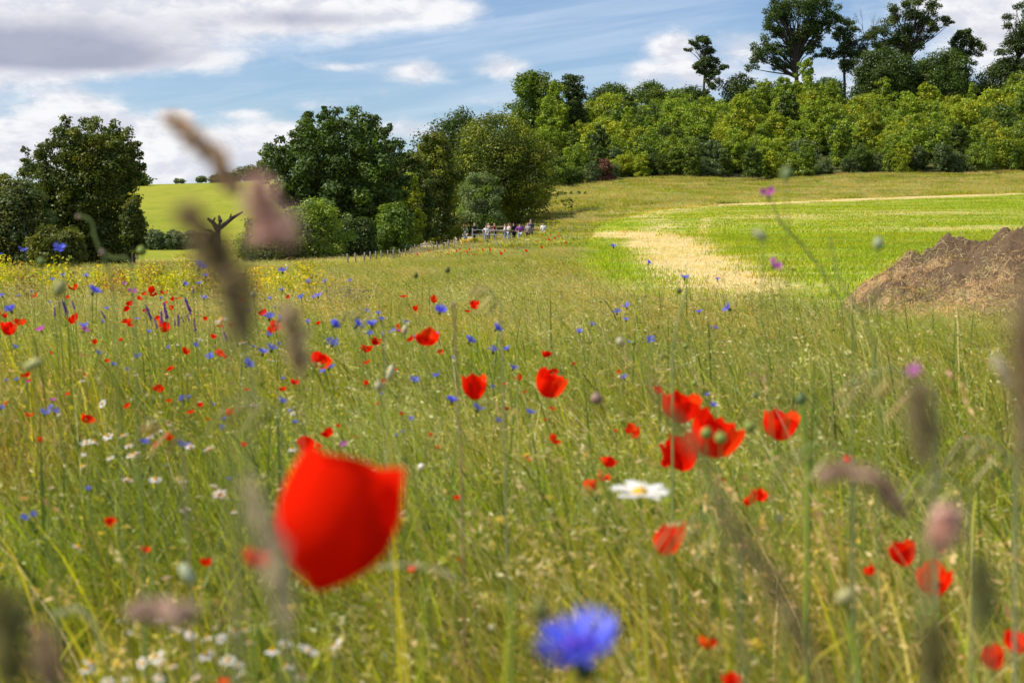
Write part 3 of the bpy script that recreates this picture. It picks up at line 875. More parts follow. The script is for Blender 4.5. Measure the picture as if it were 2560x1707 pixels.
tree('hawthorn_bush', 'tangled low bush between the dead tree and the bright green bush', 'bush', 590, 700, 520, 67, C_OLIVE + C_MID, 137, 0, 26, 8000, 0.10, bushy=True, rcf=0.18)
tree('hazel_bush', 'small yellow green sunlit tree just right of the sycamore', 'bush', 900, 975, 388, 92, C_LIGHT + C_YEL, 35, 0, 24, 8000, 0.13, bushy=True, rcf=0.2)
for i, (a, b) in enumerate([(325, 385), (370, 425), (410, 470)]):
    tree('low_hedge_bush', ['left end of the low hedge at the pasture foot', 'middle bush of the low hedge at the pasture foot', 'low hedge bush just left of the dead tree'][i], 'bush', a, b, 524 + 2 * i, 96, C_GREY, 37 + i, 0, 22, 5500, 0.12, bushy=True, rcf=0.2)
# trees towards the people
tree('maple_tree', 'olive topped tree between the sycamore and the tall dark oak', 'tree', 935, 1068, 282, 116, C_OLIVE + C_YEL[:2] + C_DARK[:2], 41, 0.0, 50, 17000, 0.17, bushy=True, rcf=0.15)
tree('oak_tree', 'dark rounded tree top rising behind the olive topped tree', 'tree', 955, 1160, 235, 152, C_DARK, 42, 0.0, 44, 12000, 0.22, bushy=True, rcf=0.15)
tree('oak_tree', 'tallest dark oak with yellowish top behind the group of people', 'tree', 1010, 1268, 240, 141, C_DARK + C_YEL[:2] + C_OLIVE, 43, 0.0, 64, 28000, 0.18, bushy=True, rcf=0.13)
tree('willow_bush', 'pale grey green bush in front of the tall dark oak', 'bush', 1034, 1158, 386, 134, C_GREY + C_LIGHT[:1], 44, 0, 40, 13000, 0.14, bushy=True, rcf=0.15)
tree('willow_bush', 'yellowish bush between the pale bush and the tall oak', 'bush', 1085, 1155, 372, 138, C_YEL, 45, 0, 20, 5000, 0.14, bushy=True, rcf=0.2)
tree('hazel_bush', 'dark rounded bush behind the path left of the people', 'bush', 1012, 1098, 492, 133, C_OLIVE + C_DARK, 46, 0, 24, 6000, 0.15, bushy=True, rcf=0.2)
tree('hazel_bush', 'small yellow green bush where the oak meets the rough grass', 'bush', 1205, 1262, 428, 156, C_YEL + C_OLIVE, 47, 0, 20, 4500, 0.18, bushy=True, rcf=0.2)
tree('hazel_bush', 'dark bush in shade under the right side of the oak', 'bush', 1150, 1225, 440, 146, C_DARK, 48, 0, 20, 6000, 0.16, bushy=True, rcf=0.2)

# ---- wooded slope: shrubs and young trees, one built per kind and copied
def proto(cols, seed, W0, H0, leaf, NL, K=70, bushy=True, bottom=0.0, rcf=0.105, topper=0.9):
    mb, cen, rad = crown(W0, H0, bottom, K, NL, leaf, cols, seed, bushy, rcf, topper=topper)
    return trunk(cen, rad, H0, 0.09, seed, maxl=8), mb.mesh('crown', M_TREE)


KINDS = {
    'mid': [proto(C_MID + C_LIGHT[:2], s, w, h, 0.25, n) for s, w, h, n in ((51, 6.6, 7.0, 10500), (52, 5.0, 8.2, 9000), (151, 7.6, 6.2, 11500), (152, 4.0, 7.6, 7000))],
    'light': [proto(C_LIGHT + C_MID[1:2], s, w, h, 0.25, n) for s, w, h, n in ((53, 6.2, 7.4, 10500), (54, 4.4, 8.6, 8500), (154, 7.4, 6.4, 11000), (155, 3.8, 7.2, 6500))],
    'yel': [proto(C_YEL + C_LIGHT[:1], s, w, h, 0.25, n) for s, w, h, n in ((55, 6.8, 6.4, 10500), (56, 4.8, 7.6, 8500), (156, 7.8, 6.0, 11000))],
    'dark': [proto(C_DARK + C_MID, s, w, h, 0.25, n) for s, w, h, n in ((57, 6.2, 6.6, 9500), (157, 4.4, 7.8, 8000))],
    'grey': [proto(C_GREY + C_DARK[1:3], s, w, h, 0.24, n) for s, w, h, n in ((58, 6.6, 4.6, 8500), (158, 4.6, 5.2, 6500))],
    'red': [proto(C_RED, 59, 3.6, 4.4, 0.24, 4200)],
}
LAB = {'mid': ('mid green', 'green young tree'), 'light': ('bright green', 'fresh green young tree'), 'yel': ('yellow green', 'yellowish young tree'),
       'dark': ('dark green', 'dark young tree'), 'grey': ('grey green', 'greyish thorn bush'), 'red': ('', '')}


def copy_thing(kind, var, x, y, s, sz, rz, label, group, name='young_tree', cat='tree'):
    tm, cm = KINDS[kind][var]
    t = thing(name, label, cat, (x, y, h1(x, y) - 0.15), rz, group)
    t.scale = (s, s, sz)
    link('trunk', tm, t); link('crown', cm, t)
    return t


ORDW = ['first', 'second', 'third', 'fourth', 'fifth', 'sixth', 'seventh', 'eighth', 'ninth', 'tenth', 'eleventh', 'twelfth', 'thirteenth', 'fourteenth', 'fifteenth', 'sixteenth', 'seventeenth', 'eighteenth', 'nineteenth', 'twentieth',
        'twenty-first', 'twenty-second', 'twenty-third', 'twenty-fourth', 'twenty-fifth', 'twenty-sixth', 'twenty-seventh', 'twenty-eighth', 'twenty-ninth', 'thirtieth', 'thirty-first', 'thirty-second', 'thirty-third', 'thirty-fourth', 'thirty-fifth']
ZONES = [(1360, 'beside the tall oak'), (1450, 'above the copper bush'), (1570, 'below the low skyline trees'), (1670, 'below the lone slim tree'), (1760, 'left of the tallest tree'), (1900, 'below the tallest tree'),
         (2010, 'below the ragged tree'), (2120, 'below the flat topped tree'), (2250, 'below the pointed tree'), (9999, 'near the right edge')]
SCR = {}
rw = random.Random(5)
rows = [(205, 2.9, 0.60), (212, 3.7, 0.74), (220, 3.9, .82), (229, 4.2, .88), (239, 4.5, 0.92), (251, 4.8, 0.95), (264, 5.1, 0.98), (277, 5.5, 1.02), (291, 6.0, 1.05)]
ntree = 0
for ri, (d, step, sc) in enumerate(rows):
    x = (1262 * 1.0884 - 1280) / FPX * d - 1
    xe = (2352 * 1.0884 - 1280) / FPX * d + 5
    x += rw.uniform(0, 3)
    while x < xe:
        u = rw.random()
        n_ = vnoise(np.array([x]), np.array([d * 1.5]), 16, 4)[0]
        if ri == 0: kind = 'grey' if u < .3 else 'dark' if u < .5 else 'mid' if u < .85 else 'yel'
        elif ri < 3: kind = 'mid' if u < .28 else 'light' if u < .65 else 'dark' if u < .82 else 'grey' if u < .9 else 'yel'
        else: kind = 'yel' if u < .12 + .3 * n_ else 'light' if u < .84 else 'mid' if u < .95 else 'dark'
        var = rw.randrange(len(KINDS[kind]))
        yy = d + (rw.uniform(-.8, 4) if ri == 0 else rw.uniform(-6, 6))
        s = sc * rw.uniform(0.74, 1.36)
        yy -= max(0, 1 - (ri / 3)) * 14 * min(max((16 - x) / 14, 0), 1)
        place = ['at the wood foot', 'low in the wood', 'low in the wood', 'midway up the wood', 'midway up the wood', 'high in the wood', 'high in the wood', 'atop the wood', 'atop the wood'][ri]
        zn = next(z_ for m_, z_ in ZONES if proj((x, yy, h1(x, yy)))[0] < m_)
        t_ = copy_thing(kind, var, x, yy, s, s * rw.uniform(.82, 1.25), rw.uniform(0, 6.28), '%s %s %s' % (LAB[kind][1], place, zn), 'trees of the scrub wood covering the slope')
        SCR.setdefault(t_['label'], []).append(t_)
        ntree += 1
        x += step * rw.uniform(0.75, 1.2)
for lb, L_ in SCR.items():
    if len(L_) > 1:
        L_.sort(key=lambda o: o.location.x / o.location.y)
        for i, o in enumerate(L_): o['label'] = '%s, %s from left' % (lb, ORDW[i])
print("scrub trees", ntree)
p = at(1390, 425, 200.5); copy_thing('red', 0, p.x, 200.5, 0.80, 0.85, 0.3, 'reddish brown bush at the foot of the wood', None, 'copper_bush', 'bush')
p = at(1545, 305, 240.0); copy_thing('red', 0, p.x, 240.0, 0.8, 1.35, 1.3, 'small reddish dying bush in the middle of the wood', None, 'copper_bush', 'bush')

# ---- skyline
SK = [
    ('round light green tree at the left end of the wooded skyline', 1152, 1300, 152, 262, C_MID + C_LIGHT[:1], 0.0, 40, 13000, True, None),
    ('darker tree joined to the round skyline tree on its right', 1260, 1360, 158, 266, C_DARK, 0.0, 30, 5500, True, None),
    ('low rounded tree on the skyline right of the dark one', 1350, 1470, 178, 300, C_DARK + C_MID, 0.0, 30, 5500, True, None),
    ('second low green tree on the skyline before the lone slim tree', 1440, 1560, 178, 302, C_MID, 0.0, 30, 5500, True, None),
    ('low tree at the foot of the lone slim tree', 1530, 1650, 190, 303, C_MID + C_DARK, 0.0, 26, 5000, True, None),
    ('dark tree between the lone slim tree and the tallest tree', 1640, 1760, 160, 305, C_DARK, 0.0, 30, 5500, True, None),
    ('dark wide tree beneath the tallest tree', 1730, 1880, 175, 300, C_DARK + C_MID, 0.0, 34, 6000, True, None),
    ('grey green tree right of the tallest trunk', 1840, 1960, 170, 299, C_GREY + C_DARK, 0.0, 30, 6000, True, None),
    ('broad dense dark tree filling the skyline under the flat topped tree', 1950, 2130, 98, 296, C_DARK, 0.0, 44, 19000, True, None),
    ('broad dense dark tree right of the widest dark tree', 2080, 2260, 104, 298, C_DARK + C_MID[:1], 0.0, 44, 19000, True, None),
    ('dark tree filling the skyline near the right edge', 2220, 2380, 140, 300, C_DARK, 0.0, 36, 13000, True, None),
]
for i, (lb, a, b, y_, d, c, bt, K_, NL_, bu, bx_) in enumerate(SK):
    tree('woodland_tree', lb, 'tree', a, b, y_, d, c, 70 + i, bt, K_, NL_, 0.36, 'trees along the wooded skyline', bu, 0.15)
tree('slim_tree', 'lone slim leaning tree with side branch on the skyline', 'tree', 1572, 1668, 85, 305, C_DARK, 91, NL=5200, leaf=0.30, r0=0.28,
     boxes=[(1608, 92, 10), (1592, 102, 9), (1622, 98, 12), (1580, 116, 7), (1618, 118, 9), (1632, 115, 10), (1628, 135, 12), (1608, 145, 12), (1640, 145, 13), (1655, 152, 10), (1622, 160, 14), (1645, 168, 13), (1632, 182, 13), (1600, 150, 8), (1636, 200, 14)], fork=0.6, maxl=15)
tree('tall_ash_tree', 'tallest tree on the skyline with open crown and bare lower trunk', 'tree', 1740, 1932, -8, 310, C_DARK + C_MID[:1], 92, NL=17000, leaf=0.30, r0=0.5,
     boxes=[(1785, 12, 18), (1815, 4, 18), (1845, 8, 20), (1880, 10, 18), (1905, 25, 18), (1775, 38, 20), (1805, 38, 24), (1838, 35, 26), (1872, 40, 24), (1902, 50, 18), (1920, 40, 10), (1765, 60, 14), (1785, 72, 18), (1815, 78, 22), (1850, 72, 24), (1880, 78, 18), (1905, 70, 12),
            (1750, 92, 12), (1768, 105, 12), (1820, 105, 14), (1862, 108, 13), (1880, 100, 10), (1745, 130, 14), (1775, 135, 16), (1795, 150, 14), (1730, 150, 12), (1868, 128, 8), (1760, 118, 15), (1788, 118, 14), (1800, 132, 13), (1740, 112, 10), (1772, 85, 14)], fork=0.42, maxl=30, lean=-0.03)
tree('ragged_tree', 'ragged tree right of the tallest tree with drooping side branches', 'tree', 1890, 1990, 38, 312, C_DARK, 93, NL=6000, leaf=0.30, r0=0.3,
     boxes=[(1935, 48, 12), (1950, 55, 12), (1925, 65, 12), (1942, 75, 14), (1965, 72, 12), (1915, 88, 12), (1935, 98, 16), (1960, 98, 14), (1985, 90, 14), (1900, 112, 12), (1925, 122, 14), (1952, 125, 16), (1980, 118, 16), (1940, 148, 16), (1970, 145, 18), (1895, 128, 8)], fork=0.6, maxl=16)
tree('flat_topped_tree', 'flat topped wind swept tree on the skyline with branches reaching right', 'tree', 1990, 2185, 4, 314, C_DARK + C_OLIVE[:1], 94, NL=11000, leaf=0.30, r0=0.4,
     boxes=[(2052, 22, 14), (2080, 12, 14), (2105, 10, 14), (2130, 14, 14), (2152, 25, 12), (2170, 45, 11), (2182, 52, 6), (2060, 42, 16), (2088, 38, 18), (2118, 40, 18), (2145, 48, 13), (2140, 70, 12), (2115, 65, 14), (2085, 65, 16), (2055, 68, 18), (2025, 72, 16), (2005, 85, 14), (2040, 95, 20), (2075, 92, 18), (2110, 92, 14), (2015, 110, 18), (2050, 120, 20), (2090, 115, 18), (2130, 85, 8)], fork=0.5, maxl=22)
tree('pointed_tree', 'smaller pointed tree behind the dense dark trees near the right edge', 'tree', 2180, 2262, 64, 316, C_DARK, 95, NL=4500, leaf=0.30, r0=0.3,
     boxes=[(2215, 74, 12), (2232, 80, 11), (2200, 88, 12), (2225, 98, 15), (2250, 104, 11), (2195, 105, 12), (2215, 120, 18), (2240, 125, 16)], fork=0.6)
tree('edge_tree', 'tall dark tree cut by the right edge of the skyline', 'tree', 2285, 2400, 4, 300, C_DARK, 96, NL=10000, leaf=0.30, r0=0.4,
     boxes=[(2345, 18, 16), (2360, 40, 22), (2325, 48, 14), (2340, 70, 20), (2370, 75, 24), (2310, 95, 16), (2335, 105, 22), (2300, 120, 16), (2360, 115, 24), (2320, 140, 24), (2350, 150, 26), (2385, 100, 26), (2385, 140, 28), (2295, 150, 16)], fork=0.5, maxl=16)


def bare(name, label, cat, vx, vy, d, hgt, seed, mat, spread=0.5, levels=4, r=0.12, group=None):
    """leafless branching tree"""
    rr = random.Random(seed); p = at(vx, vy, d)
    t = thing(name, label, cat, (p.x, d, p.z), 0, group)
    mb, mb2 = MB(), MB()
    def grow(s, dirv, L, rad, lv):
        e = s + dirv * L; mid = s.lerp(e, .5) + Vector((rr.uniform(-.12, .12), rr.uniform(-.12, .12), rr.uniform(-.05, .12))) * L
        v, f = tube([s, mid, e], [rad, rad * .8, rad * .55], 6)
        (mb if lv == levels else mb2).add(v, f, (1, 1, 1))
        if lv == 0: return
        for k in range(rr.choice([2, 3, 3])):
            nd = (dirv + Vector((rr.uniform(-1, 1), rr.uniform(-1, 1) * .6, rr.uniform(-.2, .7))) * spread).normalized()
            grow(e if k < 2 else mid, nd, L * rr.uniform(.55, .85), rad * .55, lv - 1)
    grow(Vector((0, 0, 0)), Vector((rr.uniform(-.1, .1), 0, 1)).normalized(), hgt * 0.34, r, levels)
    link('trunk', mb.mesh('trunk', mat, True), t)
    link('branches', mb2.mesh('branches', mat, True), t)
    return t


bare('bare_tree', 'leafless reddish brown twiggy tree among the skyline trees', 'tree', 1995, 130, 306, 9.5, 4, M_DEADWOOD, 0.45, 6, 0.16)
bare('bare_tree', 'small leafless tree standing in the scrub wood', 'tree', 1735, 400, 204, 5, 6, M_BARK, 0.35, 5, 0.05)
# fallen dead tree before the pasture, with hand placed limbs
p0 = at(500, 545, 66)
t = thing('dead_tree', 'dark dead tree with forked bare limbs before the pasture', 'tree', p0)
def limb(name, pts, rs):
    L_ = [at(x_, y_, 66 + dy_) - p0 for (x_, y_, dy_) in pts]
    mb = MB(); v, f = tube(L_, [q / FPX * 66 * 1.0884 for q in rs], 7); mb.add(v, f, (1, 1, 1))
    link(name, mb.mesh(name, M_DEADWOOD, True), t)
limb('trunk', [(500, 640, 0), (500, 560, 0), (499, 540, 0), (502, 522, 0)], [8, 7.5, 7, 5.5])
for pts, rs in [([(501, 525, 0), (515, 516, .5), (535, 500, 1), (557, 487, 1.4)], [7, 5, 4, 2]), ([(500, 528, 0), (490, 512, -.4), (478, 503, -1)], [7, 5, 3]), ([(502, 522, 0), (506, 508, 0), (503, 497, .4)], [7, 5, 3]),
                ([(527, 505, .8), (531, 492, 1)], [3, 1.5]), ([(499, 545, 0), (482, 530, -.5), (470, 528, -1)], [7, 4, 2]), ([(499, 550, 0), (475, 540, -.6), (450, 537, -1.5), (428, 540, -2)], [6, 4, 3, 2]), ([(488, 511, -.3), (494, 500, -.6)], [3, 1.5])]:
    limb('limb', pts, rs)

# ------------------------------------------------------------------ manure heap
RNG = np.random.default_rng(21)
hp = at(2432, 700, 15.6); hx, hy = hp.x, 15.6
nu, nv = 220, 110
u = np.linspace(-1, 1, nu); v = np.linspace(-1, 1, nv)
U, Vv = np.meshgrid(u, v)
RX, RY = 2.12, 1.4
prof = np.interp(U, [-1, -.975, -.86, -.78, -.57, -.37, -.18, 0.0, 0.25, 0.6, 1], [0, .26, .46, .58, .80, .88, .93, .95, .96, 0.80, 0])
side = np.clip(1 - np.abs(Vv) ** 2.2, 0, 1) ** 0.75
X = hx + U * RX; Y = hy + Vv * RY
def fbm(x, y, s):
    t_ = 0; a = 1
    for o_ in range(6): t_ = t_ + a * (vnoise(x, y, s, 3 + o_) - .5); a *= .55; s *= .5
    return t_
rough_ = fbm(X.ravel(), Y.ravel() * 1.3, 0.75).reshape(X.shape)
fine_ = fbm(X.ravel() + 50, Y.ravel(), 0.12).reshape(X.shape)
Z = 0.98 * prof * side + (rough_ * 0.34 + .0) * side * (prof > 0.01) + fine_ * 0.06 * side + (np.abs(fbm(X.ravel() + 20, Y.ravel() + 7, 0.34).reshape(X.shape)) - .12) * .15 * side
Z = np.maximum(Z, -0.05)
i2, j2 = np.meshgrid(np.arange(nv - 1), np.arange(nu - 1), indexing='ij'); a = (i2 * nu + j2).ravel()
heap = thing('manure_heap', 'heap of dark manure and straw at the field edge', 'heap', (hx, hy, 0))
strawy = fbm(X.ravel() + 9, Y.ravel() + Z.ravel() * 1.2, 0.55).reshape(X.shape) + np.clip(-U * 1.5 - .72, -.18, .45)
m_ = bpy.data.materials.new('manure'); m_.use_nodes = True; N = NT(m_.node_tree); b_ = m_.node_tree.nodes['Principled BSDF']
tc_ = N.n('ShaderNodeTexCoord'); at_ = N.n('ShaderNodeAttribute', attribute_name='col')
nz = N.noise(tc_.outputs['Object'], 9, 8, 0.7); n3 = N.noise(tc_.outputs['Object'], 60, 4, 0.7)
sp_ = N.n('ShaderNodeSeparateColor'); m_.node_tree.links.new(at_.outputs['Color'], sp_.inputs[0])
q = N.m('ADD', sp_.outputs[0], N.m('MULTIPLY', N.m('SUBTRACT', n3, 0.5), 1.2))
cc_ = N.mix(N.ss(q, 0.05, 0.5), N.mix(nz, (0.070, 0.045, 0.028, 1), (0.25, 0.165, 0.098, 1)), (0.42, 0.29, 0.15, 1))
m_.node_tree.links.new(cc_, b_.inputs['Base Color']); b_.inputs['Roughness'].default_value = .95; b_.inputs['Specular IOR Level'].default_value = .1
bp_ = N.n('ShaderNodeBump'); bp_.inputs['Strength'].default_value = .9; bp_.inputs['Distance'].default_value = .03
m_.node_tree.links.new(N.m('ADD', nz, n3), bp_.inputs['Height']); m_.node_tree.links.new(bp_.outputs[0], b_.inputs['Normal'])
link('dung', mesh_np('dung', np.stack([(X - hx).ravel(), (Y - hy).ravel(), Z.ravel()], 1), np.stack([a, a + 1, a + nu + 1, a + nu], 1), m_, False,
                     np.repeat(np.clip(strawy, -.5, 1).ravel()[:, None], 3, 1)), heap)
mb = MB()
ns = 38000
ri_, rj_ = RNG.integers(2, nv - 2, ns), RNG.integers(2, nu - 2, ns)
wt_ = strawy[ri_, rj_] + RNG.random(ns) * 0.55
kp = wt_ > 0.20; ri_, rj_ = ri_[kp], rj_[kp]; ns = len(ri_)
P = np.stack([X[ri_, rj_] - hx, Y[ri_, rj_] - hy, Z[ri_, rj_] + 0.012], 1) + RNG.normal(size=(ns, 3)) * [0.02, .02, .006]
gxn = (Z[ri_, rj_ + 1] - Z[ri_, rj_ - 1]) / (2 * RX * 2 / nu); gyn = (Z[ri_ + 1, rj_] - Z[ri_ - 1, rj_]) / (2 * RY * 2 / nv)
nr = np.stack([-gxn, -gyn, np.ones(ns)], 1); nr /= np.linalg.norm(nr, axis=1, keepdims=True)
a3 = np.cross(nr, RNG.normal(size=(ns, 3))); a3 /= np.linalg.norm(a3, axis=1, keepdims=True); a3 += nr * RNG.uniform(-.1, .45, (ns, 1))
ln = RNG.uniform(.018, .06, (ns, 1)) ; wd = np.cross(a3, nr) * 0.0019 + 1e-6
st_ = P + a3 * ln
Vs = np.stack([P - a3 * ln * .5 - wd, P - a3 * ln * .5 + wd, st_ + wd, st_ - wd], 1).reshape(-1, 3)
cs = np.array([(0.60, 0.46, 0.28), (0.44, 0.32, 0.18), (0.74, 0.58, 0.37), (0.22, 0.15, 0.10), (0.15, 0.10, 0.07)])[RNG.integers(0, 5, ns)]
mb.add(Vs, np.arange(4 * ns).reshape(ns, 4), np.repeat(cs, 4, 0))
s_ = link('straw', mb.mesh('straw', M_GRASS), heap); s_['kind'] = 'stuff'

# ------------------------------------------------------------------ fence posts and rails
def post(p, hgt, w, seed):
    rr = random.Random(seed); mb = MB()
    l1, l2 = rr.uniform(-.05, .05), rr.uniform(-.05, .05)
    w *= .62; v, f = tube([(0, 0, -.2), (l1 * .5, l2 * .5, hgt * .5), (l1, l2, hgt), (l1, l2, hgt + w * .3)], [w, w * .96, w * .9, w * .35], 7)
    mb.add(v, f, (1, 1, 1))
    return mb


PM = [post(None, 1.25, 0.055, s).mesh('fence_post', M_POST, True) for s in range(3)]
rowA = [((640, 610), 50), ((860, 607), 62), ((960, 592), 76), ((1045, 572), 96), ((1100, 553), 118)]
def posts_along(line, n, label, grp):
    ks = [q[0] for q in line]
    for i in range(n):
        vx = ks[0] + (ks[-1] - ks[0]) * (i / (n - 1)) ** .88
        vy = float(np.interp(vx, ks, [q[1] for q in line])); d = float(np.interp(vx, ks, [q[2] for q in line]))
        p = at(vx, vy, d); g = h1(p.x, d)
        o = link('fence_post', PM[i % 3], None, (p.x, d, g))
        o.scale = (1, 1, min(max(p.z - g, 0.6), 1.5) / 1.27); o.rotation_euler = (random.uniform(-.05, .05), random.uniform(-.05, .05), random.uniform(0, 3))
        tag(o, label % ORDW[i], 'fence post', grp)
posts_along([(800, 606, 56), (923, 597, 66), (1000, 584, 78), (1069, 563, 95), (1124, 536, 118)], 26, 'grey stake in the near row of the stock fence, %s from the left', 'stakes of the near fence row')
posts_along([(905, 590, 74), (950, 579, 84), (1010, 562, 98), (1067, 536, 119)], 13, 'grey stake in the back row beside the path, %s from the left', 'stakes of the back fence row')


def bar(mb, a, b, r, c=(1, 1, 1), s=6): v_, f_ = tube([a, (Vector(a) + Vector(b)) / 2, b], [r, r, r], s); mb.add(v_, f_, c)


def rails(name, label, x0, y0, x1, y1, d, mat, posts, r, low):
    a, b = at(x0, y0, d), at(x1, y1, d); g = min(h1(a.x, d), h1(b.x, d))
    t_ = thing(name, label, 'fence', (a.x, d, g))
    for k, dz in enumerate(low):
        mb = MB(); bar(mb, (0, 0, a.z - g - dz), (b.x - a.x, 0, b.z - g - dz), r); link('rail', mb.mesh('rail', mat, True), t_)
    for k in range(posts):
        q = k / (posts - 1); mb = MB(); xx = (b.x - a.x) * q; gz_ = h1(a.x + xx, d) - g
        bar(mb, (xx, .03, gz_ - .2), (xx, .03, (a.z + (b.z - a.z) * q) - g + .06), r * 1.7); link('post', mb.mesh('post', mat, True), t_)
rails('metal_rail_fence', 'pale metal rail fence in front of the group of people', 1085, 528, 1160, 529, 119, M_GALV, 4, 0.022, [0, .4])
rails('wooden_rail_fence', 'brown wooden rail behind the person in the maroon top', 1122, 521, 1158, 521, 127, M_PLANK, 3, 0.05, [0, .4])

# ------------------------------------------------------------------ people
def skin(name, joints, edges, radii, mat, parent, sub=1):
    me = bpy.data.meshes.new(name); me.from_pydata(joints, edges, []); me.update()
    ob = bpy.data.objects.new(name, me); COL.objects.link(ob)
    md = ob.modifiers.new('skin', 'SKIN'); md.use_smooth_shade = True
    for i, r_ in enumerate(radii):
        me.skin_vertices[0].data[i].radius = (r_, r_) if not isinstance(r_, tuple) else r_
    me.skin_vertices[0].data[0].use_root = True
    s2 = ob.modifiers.new('sub', 'SUBSURF'); s2.levels = s2.render_levels = sub
    dg = bpy.context.evaluated_depsgraph_get()
    new = bpy.data.meshes.new_from_object(ob.evaluated_get(dg))
    bpy.data.objects.remove(ob)
    new.materials.clear(); new.materials.append(mat)
    return link(name, new, parent)


def cloth(c): return solid_mat('cloth', c, .85, 20, .15, .2)


J = {'pelvis': (0, 0, .95), 'waist': (0, 0, 1.08), 'chest': (0, 0, 1.30), 'neck': (0, 0, 1.45), 'head': (0, .01, 1.56), 'crown': (0, 0, 1.68),
     'hipL': (-.09, 0, .88), 'kneeL': (-.10, .02, .48), 'ankleL': (-.10, 0, .08), 'toeL': (-.11, .14, .04),
     'hipR': (.09, 0, .88), 'kneeR': (.10, .02, .48), 'ankleR': (.10, 0, .08), 'toeR': (.11, .14, .04)}


def arms(pose):
    a = {}
    for s, n in ((-1, 'L'), (1, 'R')):
        a['sh' + n] = (s * .17, 0, 1.38)
        if pose == 'folded': a['el' + n] = (s * .25, .03, 1.12); a['wr' + n] = (s * .04, .20, 1.14); a['ha' + n] = (-s * .06, .20, 1.16)
        elif pose == 'hip': a['el' + n] = (s * .36, -.04, 1.14); a['wr' + n] = (s * .20, .06, .99); a['ha' + n] = (s * .15, .08, .97)
        else: a['el' + n] = (s * .23, -.02, 1.10); a['wr' + n] = (s * .24, .05, .86); a['ha' + n] = (s * .23, .08, .77)
    return a


RAD = {'pelvis': .13, 'waist': .115, 'chest': (.165, .11), 'neck': .05, 'head': .095, 'crown': .06, 'hip': .085, 'knee': .055, 'ankle': .038, 'toe': .035, 'sh': .06, 'el': .042, 'wr': .03, 'ha': .035}
EDG = [('pelvis', 'waist'), ('waist', 'chest'), ('chest', 'neck'), ('neck', 'head'), ('head', 'crown')]
for n in 'LR': EDG += [('pelvis', 'hip' + n), ('hip' + n, 'knee' + n), ('knee' + n, 'ankle' + n), ('ankle' + n, 'toe' + n), ('chest', 'sh' + n), ('sh' + n, 'el' + n), ('el' + n, 'wr' + n), ('wr' + n, 'ha' + n)]


def rad_of(k): return RAD.get(k, RAD.get(k[:-1]))


def grow_body(name, keys, jt, mat, parent, extra=0.0, rmul=1.0):
    ks = [k for k in keys]; ix = {k: i for i, k in enumerate(ks)}
    ed = [(ix[a], ix[b]) for a, b in EDG if a in ix and b in ix]
    rr = []
    for k in ks:
        r_ = rad_of(k)
        rr.append(tuple((q + extra) * rmul for q in r_) if isinstance(r_, tuple) else (r_ + extra) * rmul)
    return skin(name, [jt[k] for k in ks], ed, rr, mat, parent)


M_HAIR = {'dark': solid_mat('dark_hair', (0.018, 0.013, 0.012), .6, 30, .2, .2), 'brown': solid_mat('brown_hair', (0.13, 0.065, 0.035), .6, 30, .2, .2), 'blond': solid_mat('blond_hair', (0.50, 0.34, 0.18), .6, 30, .2, .2)}
PEOPLE = [  # view x, y of head top, distance, top colour, trouser colour, hair, pose, facing, label
    (1052, 515, 121, (.55, .50, .50), (.02, .02, .025), 'brown', 'folded', 1.4, 'person in grey top and black skirt at the left end, carrying a pink bag'),
    (1066, 511, 124, (.70, .45, .40), (.5, .5, .48), 'brown', 'down', 0.5, 'person in pinkish top standing behind the one in pale mint'),
    (1069, 516, 120, (.62, .74, .70), (.6, .6, .56), 'blond', 'down', 3.4, 'person in pale mint dress beside the person with the pink bag'),
    (1090, 509, 125, (.022, .022, .028), (.03, .03, .04), 'brown', 'folded', 1.2, 'person in black top with folded arms left of the rail'),
    (1117, 516, 123, (.82, .82, .85), (.3, .32, .38), 'blond', 'hip', 3.2, 'person in bright white shirt seen from behind at the rail'),
    (1122, 510, 126, (.36, .28, .24), (.2, .2, .22), 'brown', 'down', 2.6, 'person in brown grey top just behind the white shirt'),
    (1136, 510, 125, (.26, .02, .04), (.05, .05, .08), 'brown', 'folded', 1.4, 'person in maroon top beside the wooden rail'),
    (1160, 512, 123, (.62, .62, .60), (.12, .18, .32), 'blond', 'folded', 1.6, 'blond person in pale top and blue jeans at the end of the rail'),
    (1169, 511, 124, (.55, .45, .40), (.3, .35, .42), 'blond', 'folded', 2.2, 'person with light hair in beige top right of the blue jeans'),
    (1181, 508, 122, (.015, .017, .022), (.015, .018, .02), 'dark', 'folded', 0.8, 'person dressed all in black left of the purple top'),
    (1194, 511, 121, (.28, .05, .38), (.45, .48, .55), 'dark', 'hip', 3.2, 'dark haired person in bright purple top'),
    (1213, 510, 122, (.42, .33, .33), (.03, .03, .035), 'brown', 'down', 3.0, 'person in checked grey top with hands behind the back'),
    (1219, 503, 125, (.05, .07, .14), (.05, .05, .06), 'brown', 'down', 3.3, 'tallest person, in navy top and cap behind the checked top'),
    (1248, 509, 121, (.82, .83, .85), (.40, .42, .45), 'dark', 'down', 3.1, 'dark haired person in white blouse standing apart at the right'),
]
MESHC = {}
